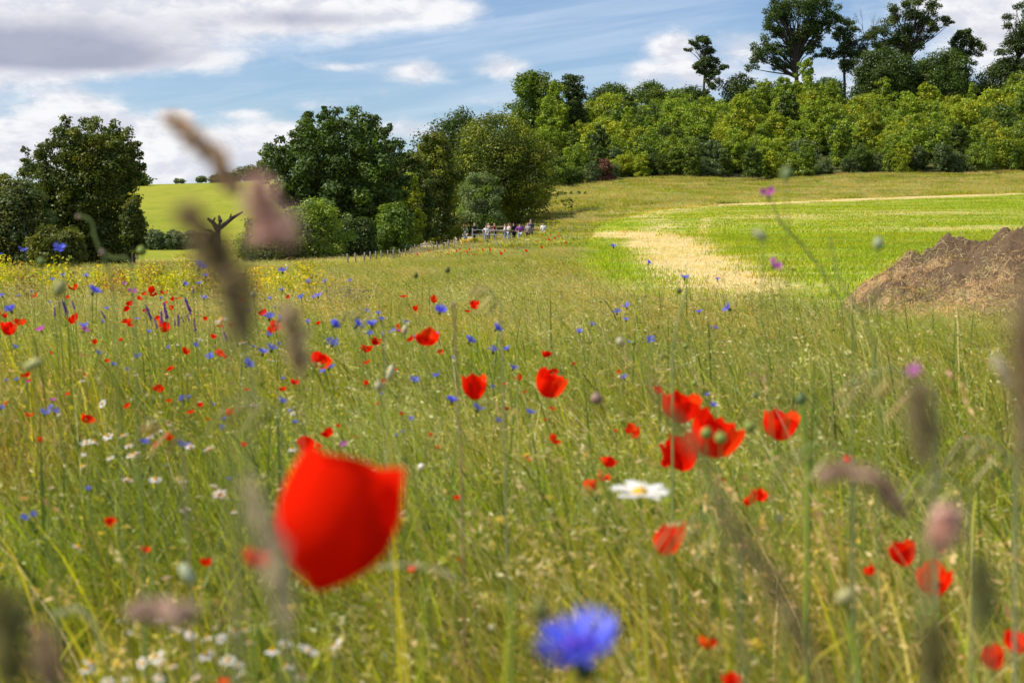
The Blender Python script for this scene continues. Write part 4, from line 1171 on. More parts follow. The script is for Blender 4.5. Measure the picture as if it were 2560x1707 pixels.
for i, (vx, vy, d, ctop, cleg, hair, pose, rz, lb) in enumerate(PEOPLE):
    p = at(vx, vy, d); g = h1(p.x, d)
    t = thing('person', lb, 'person', (p.x, d, g), rz, 'group of people standing by the fence')
    s = (p.z - g) / 1.76; t.scale = (max(min(s, 1.2), .8),) * 3
    jt = dict(J); jt.update(arms(pose)); keys = list(jt)
    keys = ['pelvis'] + [k for k in keys if k != 'pelvis']
    grow_body('body', keys, jt, M_SKIN, t)
    grow_body('top', ['chest', 'pelvis', 'waist', 'shL', 'elL', 'shR', 'elR'], jt, cloth(ctop), t, .016)
    grow_body('skirt' if 'skirt' in lb else 'trousers', ['pelvis', 'hipL', 'kneeL', 'ankleL', 'hipR', 'kneeR', 'ankleR'], jt, cloth(cleg), t, .014)
    long_ = hair != 'brown' or i in (0, 1)
    hj = [(0, -.03, 1.60), (0, -.02, 1.69)] + [(0, -.08, 1.50), (0, -.09, 1.36)] * long_
    he = [(0, 1)] + [(0, 2), (2, 3)] * long_
    skin('hair', hj, he, [.10, .075] + [.085, .05] * long_, M_HAIR[hair], t)
    if i == 0:
        b = skin('bag', [(-.28, 0, .98), (-.30, 0, .84)], [(0, 1)], [.08, .12], cloth((.75, .25, .32)), t)
    if i == 12:
        skin('cap', [(0, 0, 1.70), (0, .10, 1.67)], [(0, 1)], [.085, .05], cloth((.35, .33, .33)), t)

# ------------------------------------------------------------------ flowers
RNG = np.random.default_rng(99)
RED = (0.88, 0.018, 0.003); RED2 = (0.90, 0.06, 0.006)
BLUE = (0.11, 0.155, 0.86); BLUE2 = (0.20, 0.23, 0.88)
GST = (0.24, 0.29, 0.06)


def petal(width_ang, ln, cup, flare, seed, nu=7, nv=6, crinkle=0.08, rot=0.0, r0=0.06):
    """one cupped petal of unit size; cup = steepness"""
    rg = np.random.default_rng(seed)
    ph = rg.random(4) * 6.28
    V = []
    for j in range(nv):
        v = j / (nv - 1)
        for i in range(nu):
            u = i / (nu - 1) * 2 - 1
            half = width_ang * (0.35 + 0.65 * math.sin(min(v * 1.4, 1) * math.pi / 2))
            lv = v * (1 - 0.16 * u * u * v)
            th = rot + u * half
            r = 0.04 + (ln - 0.04) * math.sin(lv ** 0.85 * math.pi / 2)
            z = cup * .75 * lv ** (1.0 + flare)
            w = crinkle * v * (math.sin(u * 5 + ph[0]) + .6 * math.sin(u * 11 + ph[1]))
            r += w * ln * .45; z += w * ln * .8 * math.cos(u * 7 + ph[2])
            V.append((r * math.cos(th), r * math.sin(th), z))
    F = [(j * nu + i, j * nu + i + 1, (j + 1) * nu + i + 1, (j + 1) * nu + i) for j in range(nv - 1) for i in range(nu - 1)]
    return np.array(V), np.array(F)


def ball(c, r, n=8, sz=1.0):
    V, F = [], []
    m = n // 2 + 1
    for j in range(m + 1):
        ph = math.pi * j / m
        for i in range(n):
            th = 2 * math.pi * i / n
            V.append((c[0] + r * math.sin(ph) * math.cos(th), c[1] + r * math.sin(ph) * math.sin(th), c[2] + r * sz * math.cos(ph)))
    for j in range(m):
        for i in range(n):
            F.append((j * n + i, j * n + (i + 1) % n, (j + 1) * n + (i + 1) % n, (j + 1) * n + i))
    return np.array(V), np.array(F)


# meshes of unit width (diameter 1), origin at the flower's base, axis +Z
def poppy_parts(cup, seed, fine=True):
    P = []
    for k in range(4):
        outer = k % 2 == 0
        v, f = petal(1.12 if outer else 1.0, .50, cup if outer else cup + .12, .5, seed * 9 + k, 11 if fine else 5, 8 if fine else 4, .20, rot=k * math.pi / 2 + seed)
        mb = MB(); mb.add(v, f, np.array(RED) * (1.0 if outer else .9) if k != 3 else np.array(RED2)); P.append(('petal', mb.mesh('petal', M_PETAL, True)))
    v, f = ball((0, 0, .10), .08, 8, 1.3); mb = MB(); mb.add(v, f, (.035, .05, .02))
    pp = np.stack([RNG.normal(size=40) * .07, RNG.normal(size=40) * .07, .14 + RNG.random(40) * .08], 1); bits(mb, pp, .04, [(.02, .01, .015)])
    P.append(('flower_centre', mb.mesh('flower_centre', M_STEM, True)))
    return P


def poppy_head(cup, seed, n=4, crink=.16):
    mb = MB(); rg = random.Random(seed)
    for k in range(n):
        v, f = petal(rg.uniform(.75, 1.1), .50 * rg.uniform(.8, 1.08), cup * rg.uniform(.7, 1.25), rg.uniform(.1, .8), seed * 7 + k, 7, 5, crink * rg.uniform(.6, 1.3), rot=k * math.pi / 2 + seed + rg.uniform(-.25, .25))
        mb.add(v, f, np.array(RED) * rg.uniform(.8, 1.0) if rg.random() < .6 else np.array(RED2))
    v, f = ball((0, 0, .1), .07, 6); mb.add(v, f, (.04, .05, .02))
    return mb.mesh('flower_head', M_PETAL, True)


def cornflower_floret(seed, k, n):
    a = 2 * math.pi * k / n + seed
    mb = MB(); ca, sa = math.cos(a), math.sin(a)
    L_ = .42 + .08 * math.sin(k * 2.3 + seed); up = .20 + .10 * math.cos(k * 1.9)
    tx, ty = -sa, ca
    V, F = [], []
    for (r, w, z) in ((.07, .02, .05), (.22, .05, .05 + up * .5), (.34, .10, .05 + up * .9)):
        V += [(ca * r + tx * w, sa * r + ty * w, z), (ca * r - tx * w, sa * r - ty * w, z)]
    F += [(0, 1, 3, 2), (2, 3, 5, 4)]
    b = 4
    for q in (-1, 0, 1):                       # toothed rim
        r = L_ + (.05 if q == 0 else 0)
        i = len(V)
        o_ = q * .10
        V += [(ca * .34 + tx * (o_ + .05), sa * .34 + ty * (o_ + .05), .05 + up * .9), (ca * .34 + tx * (o_ - .05), sa * .34 + ty * (o_ - .05), .05 + up * .9),
              (ca * r + tx * (o_ * 1.5 - .012), sa * r + ty * (o_ * 1.5 - .012), .05 + up * 1.25), (ca * r + tx * (o_ * 1.5 + .012), sa * r + ty * (o_ * 1.5 + .012), .05 + up * 1.25)]
        F.append((i, i + 1, i + 2, i + 3))
    c = np.array(BLUE if k % 3 else BLUE2)
    mb.add(V, F, c)
    return mb


def cornflower_parts(seed):
    P = []
    for k in range(20):
        P.append(('floret', cornflower_floret(seed, k, 20).mesh('floret', M_PETAL)))
    mb = MB()
    pp = np.stack([RNG.normal(size=150) * .13, RNG.normal(size=150) * .13, .13 + RNG.random(150) * .12], 1)
    bits(mb, pp, .07, [(.16, .10, .66), (.12, .12, .75), (.24, .12, .6)]); P.append(('flower_centre', mb.mesh('flower_centre', M_PETAL)))
    mb = MB(); v, f = ball((0, 0, -.08), .12, 8, 1.35); mb.add(v, f, (.09, .12, .05)); P.append(('bud_base', mb.mesh('bud_base', M_STEM, True)))
    return P


def joined(parts_mb, name, mat):
    mb = MB()
    for m in parts_mb:
        for V_, F_, C_ in zip(m.V, m.F, m.C): mb.add(V_, F_ - F_.min() if False else F_, C_)
    return mb


def cornflower_head(seed):
    mb = MB()
    for k in range(9):
        q = cornflower_floret(seed, k, 9); mb.add(np.concatenate(q.V), np.concatenate(q.F), np.concatenate(q.C))
    pp = np.stack([RNG.normal(size=24) * .09, RNG.normal(size=24) * .09, .13 + RNG.random(24) * .12], 1)
    bits(mb, pp, .09, [(.10, .06, .5), (.07, .08, .6)])
    v, f = ball((0, 0, -.08), .11, 6, 1.35); mb.add(v, f, (.09, .12, .05))
    return mb.mesh('flower_head', M_PETAL)


def daisy_petal(k, n, w=.10, up=.05, col=(.84, .84, .80)):
    a = 2 * math.pi * k / n; ca, sa = math.cos(a), math.sin(a); V = []
    for (r, ww, z) in ((.10, w * .5, .02), (.25, w, .02 + up * .6), (.42, w * .95, .02 + up), (.5, w * .4, .02 + up * .8)):
        V += [(ca * r - sa * ww, sa * r + ca * ww, z), (ca * r + sa * ww, sa * r - ca * ww, z)]
    mb = MB(); mb.add(V, [(0, 1, 3, 2), (2, 3, 5, 4), (4, 5, 7, 6)], col)
    return mb


def daisy_parts(n=13, w=.10, up=.05):
    P = [('petal', daisy_petal(k, n, w, up + .04 * math.sin(k * 2.1)).mesh('petal', M_PETAL)) for k in range(n)]
    mb = MB(); v, f = ball((0, 0, .03), .14, 10, .6); mb.add(v, f, (.75, .42, .02)); P.append(('flower_centre', mb.mesh('flower_centre', M_STEM, True)))
    return P


def daisy_head(n=11, up=.02):
    mb = MB()
    for k in range(n): q = daisy_petal(k, n, .10, up - .1 * (k % 2)); mb.add(q.V[0], q.F[0], q.C[0])
    v, f = ball((0, 0, .05), .17, 8, .9); mb.add(v, f, (.78, .48, .02))
    return mb.mesh('flower_head', M_PETAL)


def pink_head():
    mb = MB()
    for k in range(5):
        v, f = petal(.5, .5, .45, .3, 300 + k, 4, 4, .04, rot=k * 2 * math.pi / 5); mb.add(v, f, (.62, .13, .58))
    v, f = ball((0, 0, -.15), .10, 6, 2); mb.add(v, f, (.12, .17, .05))
    return mb.mesh('flower_head', M_PETAL, True)


HEADS = {
    'poppy': [poppy_head(.5, 1), poppy_head(.8, 2, 4, .2), poppy_head(1.05, 3), poppy_head(.7, 4, 3, .24), poppy_head(.9, 5, 4, .26), poppy_head(.4, 6, 3, .2)],
    'cornflower': [cornflower_head(.1), cornflower_head(1.3)],
    'daisy': [daisy_head(11), daisy_head(9, -.08), daisy_head(10, .12)],
    'corncockle': [pink_head()],
}
def round_poppy():
    P = []
    for k in range(4):
        v, f = petal(1.25, .50 if k % 2 else .47, 1.28, .02, 40 + k, 11, 9, .035, rot=k * math.pi / 2 - math.pi / 2 + .12)
        rr_ = np.hypot(v[:, 0], v[:, 1]); tz = np.clip(v[:, 2] / .96, 0, 1); want = .5 * np.sin(np.clip(.10 + tz * 2.0, 0, 1) * math.pi / 2) * (.96 if k % 2 else 1)
        v[:, :2] *= np.clip(want / np.maximum(rr_, .02), 0, 3)[:, None]
        v[:, 2] -= .10 * (v[:, 2] / .96) ** 3 * (1 - .6 * (k % 2)); v[:, :2] *= (1 - .16 * np.clip(v[:, 2:3] - .62, 0, 1) / .3)
        mb = MB(); mb.add(v, f, np.array(RED) * (1.0 if k % 2 else .92)); P.append(('petal', mb.mesh('petal', M_PETAL, True)))
    v, f = ball((0, 0, .12), .08, 8, 1.3); mb = MB(); mb.add(v, f, (.035, .05, .02)); P.append(('flower_centre', mb.mesh('flower_centre', M_STEM, True)))
    return P


PARTS = {'poppy': [poppy_parts(.75, 1), poppy_parts(.92, 2), poppy_parts(.6, 3), round_poppy()], 'cornflower': [cornflower_parts(.2), cornflower_parts(1.5)], 'daisy': [daisy_parts(13, .10, .06)]}


def stem_mesh(top, bottom, r, bend, hook=None, col=GST):
    """curve from the ground to the flower; coordinates relative to top"""
    B = Vector(bottom) - Vector(top)
    pts = [B, B * .66 + Vector(bend) * .8, B * .33 + Vector(bend), Vector((0, 0, 0)) + B * .06 + Vector(bend) * .2, Vector((0, 0, 0))]
    v, f = tube(pts, [r * 1.2, r * 1.1, r, r * .85, r * .8], 5)
    mb = MB(); mb.add(v, f, col)
    return mb.mesh('stem', M_STEM, True)


MIDZ = {'poppy': [.28, .34, .22, .46]}
ALL = []            # for the labels: (kind, object, view x, view y, width)
frnd = random.Random(3)


def flower(kind, vx, vy, w, real, label=None, d=None, big=False, tilt=None, zmin=0.62, scale3=(1, 1, 1), variant=None, group=None):
    py = vy * 1.0884
    d_ = real * FPX / (w * 1.0884) if d is None else d
    if py > 570:
        # a plant of the meadow: not lower than the sward, not taller than the eye
        for _ in range(4):
            gx_ = (vx * 1.0884 - 1280) / FPX * d_
            zl = h1(gx_, d_) + zmin
            dm = (EYE - zl) / ((py - 555) / FPX)
            if d is None: d_ = min(d_, max(dm, .8))
    size = w * 1.0884 / FPX * d_ * (1.0 if big else {'cornflower': 1.25, 'daisy': 1.3, 'poppy': 1.12}.get(kind, 1.0))
    p = at(vx, vy, d_); g = h1(p.x, d_)
    t = thing(kind, label or '', kind, p, 0, group)
    yaw = frnd.uniform(0, 6.28)
    tl = tilt if tilt is not None else (frnd.gauss(0, .35), frnd.gauss(0.15, .35))
    rot = Euler((tl[0], tl[1], yaw), 'XYZ')
    hds = PARTS[kind] if big else HEADS[kind]
    vr = variant if variant is not None else frnd.randrange(len(hds)) if not big else frnd.randrange(min(3, len(hds)))
    sc = Vector(scale3) * size
    sel = hds[vr] if big else [('flower_head', hds[vr])]
    for nm, me in sel:
        o = link(nm, me, t); o.rotation_euler = (tl[0], tl[1], 0) if big else rot; o.scale = sc
        if big: o.location = Vector((0, 0, -(MIDZ[kind][vr] if kind in MIDZ else .12) * sc.z))
        else: o.location = Vector((0, 0, -({'poppy': .34}.get(kind, .12)) * size))
    bx, by = p.x + frnd.uniform(-.08, .26), d_ + frnd.uniform(-.06, .12)
    off = Vector((0, 0, -.2 * size))
    sm = stem_mesh(p + off, (bx, by, h1(bx, by) - .03), {'poppy': .0011, 'cornflower': .0011}.get(kind, .0009) * max(1, d_ / 8), (frnd.uniform(-.07, .07), frnd.uniform(-.04, .04), 0))
    o = link('stem', sm, t, off)
    ALL.append((kind, t, vx, vy, w, d_))
    return t


R4 = lambda z: (z[0] * .336, z[1] * .336 + 551.3, z[2] * .336)
R5 = lambda z: (z[0] * .336 + 790, z[1] * .336 + 551.3, z[2] * .336)
R6 = lambda z: (z[0] * .336 + 1562, z[1] * .336 + 514.5, z[2] * .336)
R7 = lambda z: (z[0] * .5, z[1] * .5 + 1017, z[2] * .5)

LM = {}             # landmarks
# ---- the flowers seen large
LM['the huge blurred poppy'] = flower('poppy', 722, 1192, 290, .065, 'huge blurred red poppy close to the lens, left of centre', d=.74, big=True, tilt=(-.10, .30), scale3=(1.0, 1.0, 1.24), variant=3)
LM['the big blurred blue cornflower'] = flower('cornflower', 1338, 1492, 200, .047, 'big blurred blue cornflower at the bottom, closest of all cornflowers', d=.78, big=True, tilt=(.22, -.22), variant=0, scale3=(1.08, 1.08, 1.1))
LM['the large white daisy'] = flower('daisy', 1470, 1118, 138, .06, 'large white daisy seen edge-on below the poppy cluster', d=1.75, big=True, tilt=(.10, .03))
LM['the poppy cluster'] = flower('poppy', 1560, 942, 84, .07, 'top poppy of the bright red cluster of three right of centre', big=True, variant=1, tilt=(.15, .1))
flower('poppy', 1625, 1008, 104, .075, 'widest poppy of the red cluster, with two green buds before it', big=True, variant=0, tilt=(.15, .35), scale3=(1.1, 1.1, 1.35))
flower('poppy', 1576, 1045, 80, .065, 'lowest poppy of the red cluster, half behind a blurred stalk', big=True, variant=1, tilt=(.2, -.3), scale3=(1, 1, 1.3))
LM['the lone right poppy'] = flower('poppy', 1788, 982, 78, .07, 'single upright red poppy right of the cluster of three', big=True, variant=1, tilt=(.15, .1), scale3=(1, 1, 1.1))
LM['the central broad poppy'] = flower('poppy', 1255, 888, 68, .065, 'broad red poppy in the middle of the meadow', big=True, variant=0, tilt=(.15, .3), scale3=(1, 1, 1.3))
flower('poppy', 1090, 893, 54, .06, 'pointed upright red poppy left of the central broad one', big=True, variant=1, tilt=(.2, 0), scale3=(1, 1, 1.35))
LM['the striped open poppy'] = flower('poppy', 981, 780, 55, .06, 'red poppy with paler streaks, wide open among blue cornflowers', big=True, variant=2, tilt=(.3, 0))
LM['the poppy with a cornflower against it'] = flower('poppy', 733, 832, 46, .06, 'red poppy touched by a blue cornflower on its lower right', big=True, variant=0, tilt=(.3, .3))
LM['the orange red poppy at the lower right'] = flower('poppy', 2135, 1335, 84, .065, 'orange red poppy at lower right, brightest of its pair', big=True, variant=2, tilt=(.4, .1), scale3=(1, 1, 1.3))
flower('poppy', 2082, 1275, 58, .055, 'red poppy just above and left of the orange red one', big=True, variant=1, tilt=(.1, -.3), scale3=(1, 1, 1.2))
flower('poppy', 2332, 1478, 62, .06, 'red poppy cut by the right edge near the bottom', big=True, variant=0, tilt=(.3, .1))
flower('poppy', 2290, 1512, 52, .055, 'orange poppy beside the one cut by the right edge', big=True, variant=1, tilt=(.2, -.4), scale3=(1, 1, 1.3))
flower('poppy', 588, 1283, 58, .03, 'small blurred poppy touching the huge poppy on its left', d=.85, variant=1)
flower('poppy', 1535, 1250, 70, .06, 'ragged poppy behind the drooping green oat heads', d=1.55, variant=2)
flower('poppy', 18, 757, 36, .06, 'red poppy at the left edge under two smaller ones', big=True, variant=1, tilt=(.2, .2))
LM['the purple salvia spikes'] = None

POP4 = [(493, 310, 62), (1030, 355, 62), (1182, 405, 30), (1215, 390, 33), (1135, 420, 35), (960, 400, 30), (895, 430, 45), (868, 465, 50), (865, 540, 75), (490, 540, 70), (1115, 600, 80), (140, 555, 75), (12, 490, 60),
        (1805, 495, 52), (1855, 585, 80), (1855, 620, 50), (1580, 580, 40), (645, 700, 35), (1275, 765, 48), (1490, 770, 50), (345, 770, 22), (175, 915, 60), (200, 950, 35), (1175, 860, 62), (1075, 1005, 75), (590, 1210, 92), (1300, 1165, 52), (1375, 1125, 45),
        (1930, 1010, 55), (2255, 1310, 80), (2080, 1390, 105), (1150, 1350, 52), (1155, 1245, 24), (1415, 1220, 30), (570, 780, 22), (1535, 795, 30), (2010, 970, 50), (990, 365, 30), (890, 575, 45), (990, 480, 26), (820, 680, 24)]
POP5 = [(150, 740, 75), (210, 690, 70), (385, 605, 50), (895, 450, 62), (845, 478, 42), (1367, 778, 56), (1425, 885, 68), (1200, 945, 50), (1240, 1030, 30), (1425, 1145, 40), (1425, 1350, 85), (1245, 1475, 60), (1885, 890, 40), (1995, 1315, 92),
        (2145, 1030, 58), (1572, 845, 26), (660, 765, 40), (1090, 975, 30), (230, 1115, 26), (1115, 1155, 26), (1375, 1225, 20), (640, 1415, 22), (1860, 1300, 26)]
POPV = [(1740, 1135, 38), (2005, 1310, 26), (1675, 1562, 40), (1620, 1475, 36), (1392, 1060, 34), (1380, 1085, 26), (1345, 1112, 26), (471, 1290, 24), (1942, 1055, 20), (950, 1300, 22), (255, 1195, 26), (335, 1260, 24), (1050, 1280, 14), (505, 1560, 40),
        (1725, 1150, 28), (1660, 1100, 16), (2165, 1262, 14), (1525, 1065, 20), (1270, 850, 24), (840, 1170, 12), (1050, 1140, 16)]
for z in POP4: flower('poppy', *R4(z), .06)
for z in POP5: flower('poppy', *R5(z), .06)
for z in POPV: flower('poppy', *z, .055)
CF4 = [(150, 70, 58), (405, 55, 75), (430, 240, 36), (360, 270, 36), (590, 245, 36), (635, 345, 105), (75, 475, 92), (15, 380, 42), (1360, 180, 118), (1405, 245, 46), (1258, 298, 46), (1362, 298, 42), (1395, 395, 46), (1505, 228, 42), (1932, 210, 60),
       (2107, 285, 36), (2220, 280, 30), (1930, 338, 36), (2060, 388, 42), (2175, 380, 48), (2145, 392, 30), (1840, 525, 78), (1910, 540, 66), (575, 585, 66), (1855, 737, 80), (1795, 765, 75), (1685, 845, 95), (2280, 575, 85), (2270, 705, 80), (2250, 865, 70), (2215, 895, 50),
       (940, 795, 48), (1435, 795, 52), (1250, 1083, 52), (1295, 1070, 28), (305, 1182, 72), (375, 1170, 60), (5, 1145, 46), (1930, 1100, 56), (1520, 1280, 42), (1530, 1220, 34), (2015, 1245, 46), (990, 1380, 58), (1935, 945, 32), (1985, 660, 28), (1835, 648, 50), (1880, 462, 30),
       (5, 95, 22), (215, 350, 20), (125, 382, 24), (340, 425, 26)]
CF5 = [(85, 575, 110), (190, 575, 88), (255, 540, 48), (175, 640, 56), (415, 560, 46), (340, 620, 50), (655, 480, 96), (1040, 600, 86), (855, 685, 88), (1020, 752, 76), (1120, 742, 52), (1155, 872, 60), (480, 958, 62), (635, 925, 52), (735, 1095, 95), (910, 1148, 84),
       (1275, 1180, 72), (1055, 1235, 46), (1843, 42, 44), (2082, 155, 46), (2328, 255, 56), (1932, 452, 52), (1867, 492, 56), (1927, 543, 44), (1693, 575, 44), (1612, 622, 38), (2085, 678, 62), (1947, 695, 22), (1917, 937, 46), (405, 1312, 32), (355, 1335, 28), (640, 640, 30)]
CF6 = [(335, 570, 76), (130, 600, 46), (245, 712, 36), (215, 705, 24), (255, 375, 36), (190, 1165, 30), (232, 1237, 50)]
for z in CF4: flower('cornflower', *R4(z), .042, big=z[2] > 84)
for z in CF5: flower('cornflower', *R5(z), .042, big=z[2] > 84)
for z in CF6: flower('cornflower', *R6(z), .042)
for z in [(840, 12, 60), (405, 210, 30), (1050, 165, 24), (105, 345, 40), (150, 330, 36)]: flower('cornflower', *R7(z), .042)
DA4 = [(1510, 535, 82), (1370, 675, 36), (1220, 710, 26), (1660, 695, 55), (1850, 815, 46), (735, 1330, 60), (645, 1370, 60), (840, 1330, 62), (880, 1395, 52), (1295, 1400, 50), (890, 1470, 50), (935, 1455, 50), (560, 955, 30), (1290, 915, 34), (700, 1110, 52),
       (110, 1230, 36), (1735, 1115, 46), (2000, 1180, 32), (1350, 1240, 26), (570, 1465, 30), (930, 920, 30), (400, 1185, 30), (1205, 1000, 26), (1100, 1300, 26)]
DA7 = [(610, 50, 50), (590, 12, 34), (875, 12, 34), (1010, 230, 55), (870, 865, 50), (950, 885, 60), (945, 960, 68), (1070, 860, 56), (1045, 990, 58), (1090, 1015, 60), (1100, 1060, 56), (1250, 945, 60), (1310, 918, 56), (1415, 945, 110), (1545, 920, 50), (725, 975, 60),
       (655, 1005, 60), (745, 1005, 46), (415, 1000, 66), (395, 1035, 50), (495, 1092, 50), (1385, 1065, 60), (900, 1075, 42), (355, 470, 55), (235, 205, 26), (220, 1085, 40), (1040, 245, 32), (980, 195, 30), (860, 300, 34), (835, 310, 24), (1075, 310, 28), (580, 1080, 36), (790, 1020, 40)]
for z in DA4: flower('daisy', *R4(z), .028, zmin=.58)
for z in DA7: flower('daisy', *R7(z), .03, big=z[2] > 100, zmin=.58)
fr2 = random.Random(17)
for _ in range(38): flower('poppy', fr2.uniform(5, 1000) ** 1.0, 660 + 380 * fr2.random() ** 1.3, fr2.uniform(9, 17), .05)
for _ in range(34): flower('cornflower', fr2.uniform(5, 1150), 640 + 330 * fr2.random() ** 1.2, fr2.uniform(9, 14), .042)
for _ in range(26): flower('daisy', fr2.uniform(150, 820), fr2.uniform(1420, 1560) if _ % 2 else fr2.uniform(960, 1120), fr2.uniform(14, 26), .03, zmin=.60)
for z in [(905, 352, 70), (850, 297, 32), (280, 607, 72), (575, 612, 62), (190, 970, 32), (360, 1090, 48)]: flower('corncockle', *R4(z), .035)
flower('corncockle', 1777, 607, 36, .035, d=2.1, label='bright magenta flower standing over the edge of the stubble', tilt=(.2, .8))
flower('corncockle', 1765, 443, 38, .035, d=1.9, label='magenta flower highest in the picture, before the rough grass', tilt=(.2, .3))
flower('corncockle', 2100, 850, 34, .035, d=.95, label='blurred dusky pink flower on the right over the grass')
flower('corncockle', 790, 1020, 20, .03, label='violet flower peeping over the top of the huge poppy')


# ---- purple salvia spikes
def spike_mesh(seed):
    rg = np.random.default_rng(seed); mb = MB()
    n = 130; t_ = rg.random(n)
    r = .10 * (1 - t_ * .75); th = rg.random(n) * 6.28
    P = np.stack([r * np.cos(th), r * np.sin(th), t_], 1); bits(mb, P, .14, [(.22, .08, .50), (.30, .12, .58), (.14, .06, .34)])
    v, f = tube([(0, 0, -.1), (0, 0, .5), (0, 0, 1)], [.03, .02, .008], 4); mb.add(v, f, (.12, .08, .16))
    return mb.mesh('flower_spike', M_PETAL)


SPM = [spike_mesh(s) for s in (1, 2)]
SP4 = [(460, 460, 105, -.3), (510, 440, 62, -.3), (375, 490, 70, 0), (720, 505, 62, -.5), (1035, 500, 95, -.3), (1075, 565, 70, -.3), (1105, 525, 85, 0), (1140, 480, 115, -.15), (1305, 445, 115, -.35), (1335, 580, 82, -.1), (1220, 545, 82, 0), (1255, 540, 44, -.3),
       (1295, 530, 52, -.3), (1320, 340, 42, 0), (1550, 640, 92, -.3), (1000, 460, 52, 0), (405, 440, 44, 0), (1195, 560, 52, 0)]
for i, (a, b, L_, tl) in enumerate(SP4):
    vx, vy, w = R4((a, b, L_)); d = 5.2 + (i % 5) * .5
    hgt = w * 1.0884 / FPX * d; p = at(vx, vy + w / 2, d)
    t = thing('salvia', '', 'salvia', p, 0, None)
    o = link('flower_spike', SPM[i % 2], t); o.scale = (hgt * .9, hgt * .9, hgt); o.rotation_euler = (0, tl, 0)
    g = h1(p.x, d); link('stem', stem_mesh(p, (p.x + .03, d, g), .002, (0, 0, 0)), t)
    ALL.append(('salvia', t, vx, vy, w, d))
    if i == 7: LM['the purple salvia spikes'] = t

# ---- buds and seed pods
def pod_mesh(sz, col):
    mb = MB(); v, f = ball((0, 0, 0), .5, 12, sz); mb.add(v, f, col)
    v, f = ball((0, 0, .5 * sz), .22, 8, .35); mb.add(v, f, np.array(col) * .7)
    return mb.mesh('pod', M_STEM, True)


GB, CR, PG = (.24, .29, .06), (.50, .45, .27), (.38, .38, .15)
BUDS = [(1623, 995, 28, 1, GB, None, 'left of two round green buds in front of the red cluster'), (1656, 1006, 30, 1, GB, None, 'right of two round green buds in front of the red cluster'),
        (1722, 980, 27, 1, GB, None, 'round green bud between the red cluster and the lone right poppy'), (1840, 918, 24, 1.3, (.10, .16, .06), None, 'dark green bud on a thick stalk above the lone right poppy'),
        (325, 576, 22, 1, GB, 2.2, 'round green bud against the foot of the dark hawthorn'), (95, 602, 22, 1, (.16, .20, .05), 1.9, 'dull green bud right under the far left cornflower'),
        (137, 663, 30, 1.5, PG, 1.3, 'large pale egg-shaped pod left of the first poppy'), (1028, 620, 13, 1.1, (.14, .17, .05), 4, 'tiny dark bud above the highest central cornflower'),
        (955, 633, 12, 1.1, (.14, .17, .05), 4, 'tiny dark bud left of the one above the central cornflower'), (2018, 560, 24, 1.3, (.42, .46, .27), 1.5, 'pale ribbed pod with pointed tip against the green crop'),
        (1806, 400, 22, 1.6, (.26, .32, .13), 1.1, 'blurred green pod before the foot of the wood'), (1745, 540, 20, 1.9, (.38, .40, .22), 1.3, 'blurred leaning pod before the green crop'),
        (1425, 785, 19, 1.2, CR, None, 'cream bud on the right below a row of cornflowers'), (930, 758, 15, 1.7, CR, None, 'cream bud touching the small poppy by the striped one'),
        (897, 855, 17, 2.2, CR, None, 'tall cream pod in the middle grass'), (870, 887, 20, 1.3, CR, None, 'round cream pod beneath the tall cream pod'),
        (75, 838, 24, 2.1, PG, 1.5, 'long drooping pale pod at the left edge'), (1560, 668, 13, 1.1, (.12, .16, .05), None, 'dark bud over the edge of the stubble'),
        (1370, 916, 28, 1, (.30, .20, .15), 2.2, 'brownish round seed head right of the central broad poppy'), (968, 1072, 16, 1, (.7, .65, .55), None, 'small white ball of a bud right of the huge poppy'),
        (1790, 1192, 16, 1.2, CR, None, 'small cream bud low in the right half'), (1940, 1370, 34, 1.5, (.40, .36, .16), 1.0, 'blurred pale bud nodding at lower right'),
        (1132, 1441, 20, .9, CR, None, 'cream bud low in the centre'), (1240, 1400, 42, 1.5, (.24, .25, .06), .8, 'blurred olive bud above the big blurred cornflower'),
        (430, 1318, 30, 1.9, (.42, .45, .28), 1.25, 'pale green blurred pod left of the huge poppy'), (1595, 880, 14, 1, GB, None, 'small green bud just above the red cluster'), (584, 676, 12, 1.3, CR, 3, 'pale bud right of the salvia patch'),
        (1735, 908, 14, 1, (.1, .15, .06), None, 'dark green bud in the grass above the lone right poppy'), (1575, 795, 13, 1, GB, None, 'small green bud in the grass near the right hand cornflowers'), (1455, 787, 12, 1, GB, None, 'small green bud next to the cream one')]
for i, (vx, vy, w, sz, c, d, lb) in enumerate(BUDS):
    if d is None: d = min(.014 * FPX / (w * 1.0884), .5 / max((vy * 1.0884 - 555) / FPX, .01))
    p = at(vx, vy, d); size = w * 1.0884 / FPX * d
    t = thing('flower_bud', lb, 'bud', p)
    o = link('pod', pod_mesh(sz, c), t); o.scale = (size,) * 3; o.rotation_euler = (frnd.uniform(-.3, .3), {6: .5, 11: -.9, 16: 1.1, 24: -.6, 21: .9}.get(i, frnd.uniform(-.3, .3)), 0)
    link('stem', stem_mesh(p, (p.x + frnd.uniform(-.02, .12), d + .05, h1(p.x, d) - .02), .0008, (frnd.uniform(-.03, .03), 0, 0)), t)

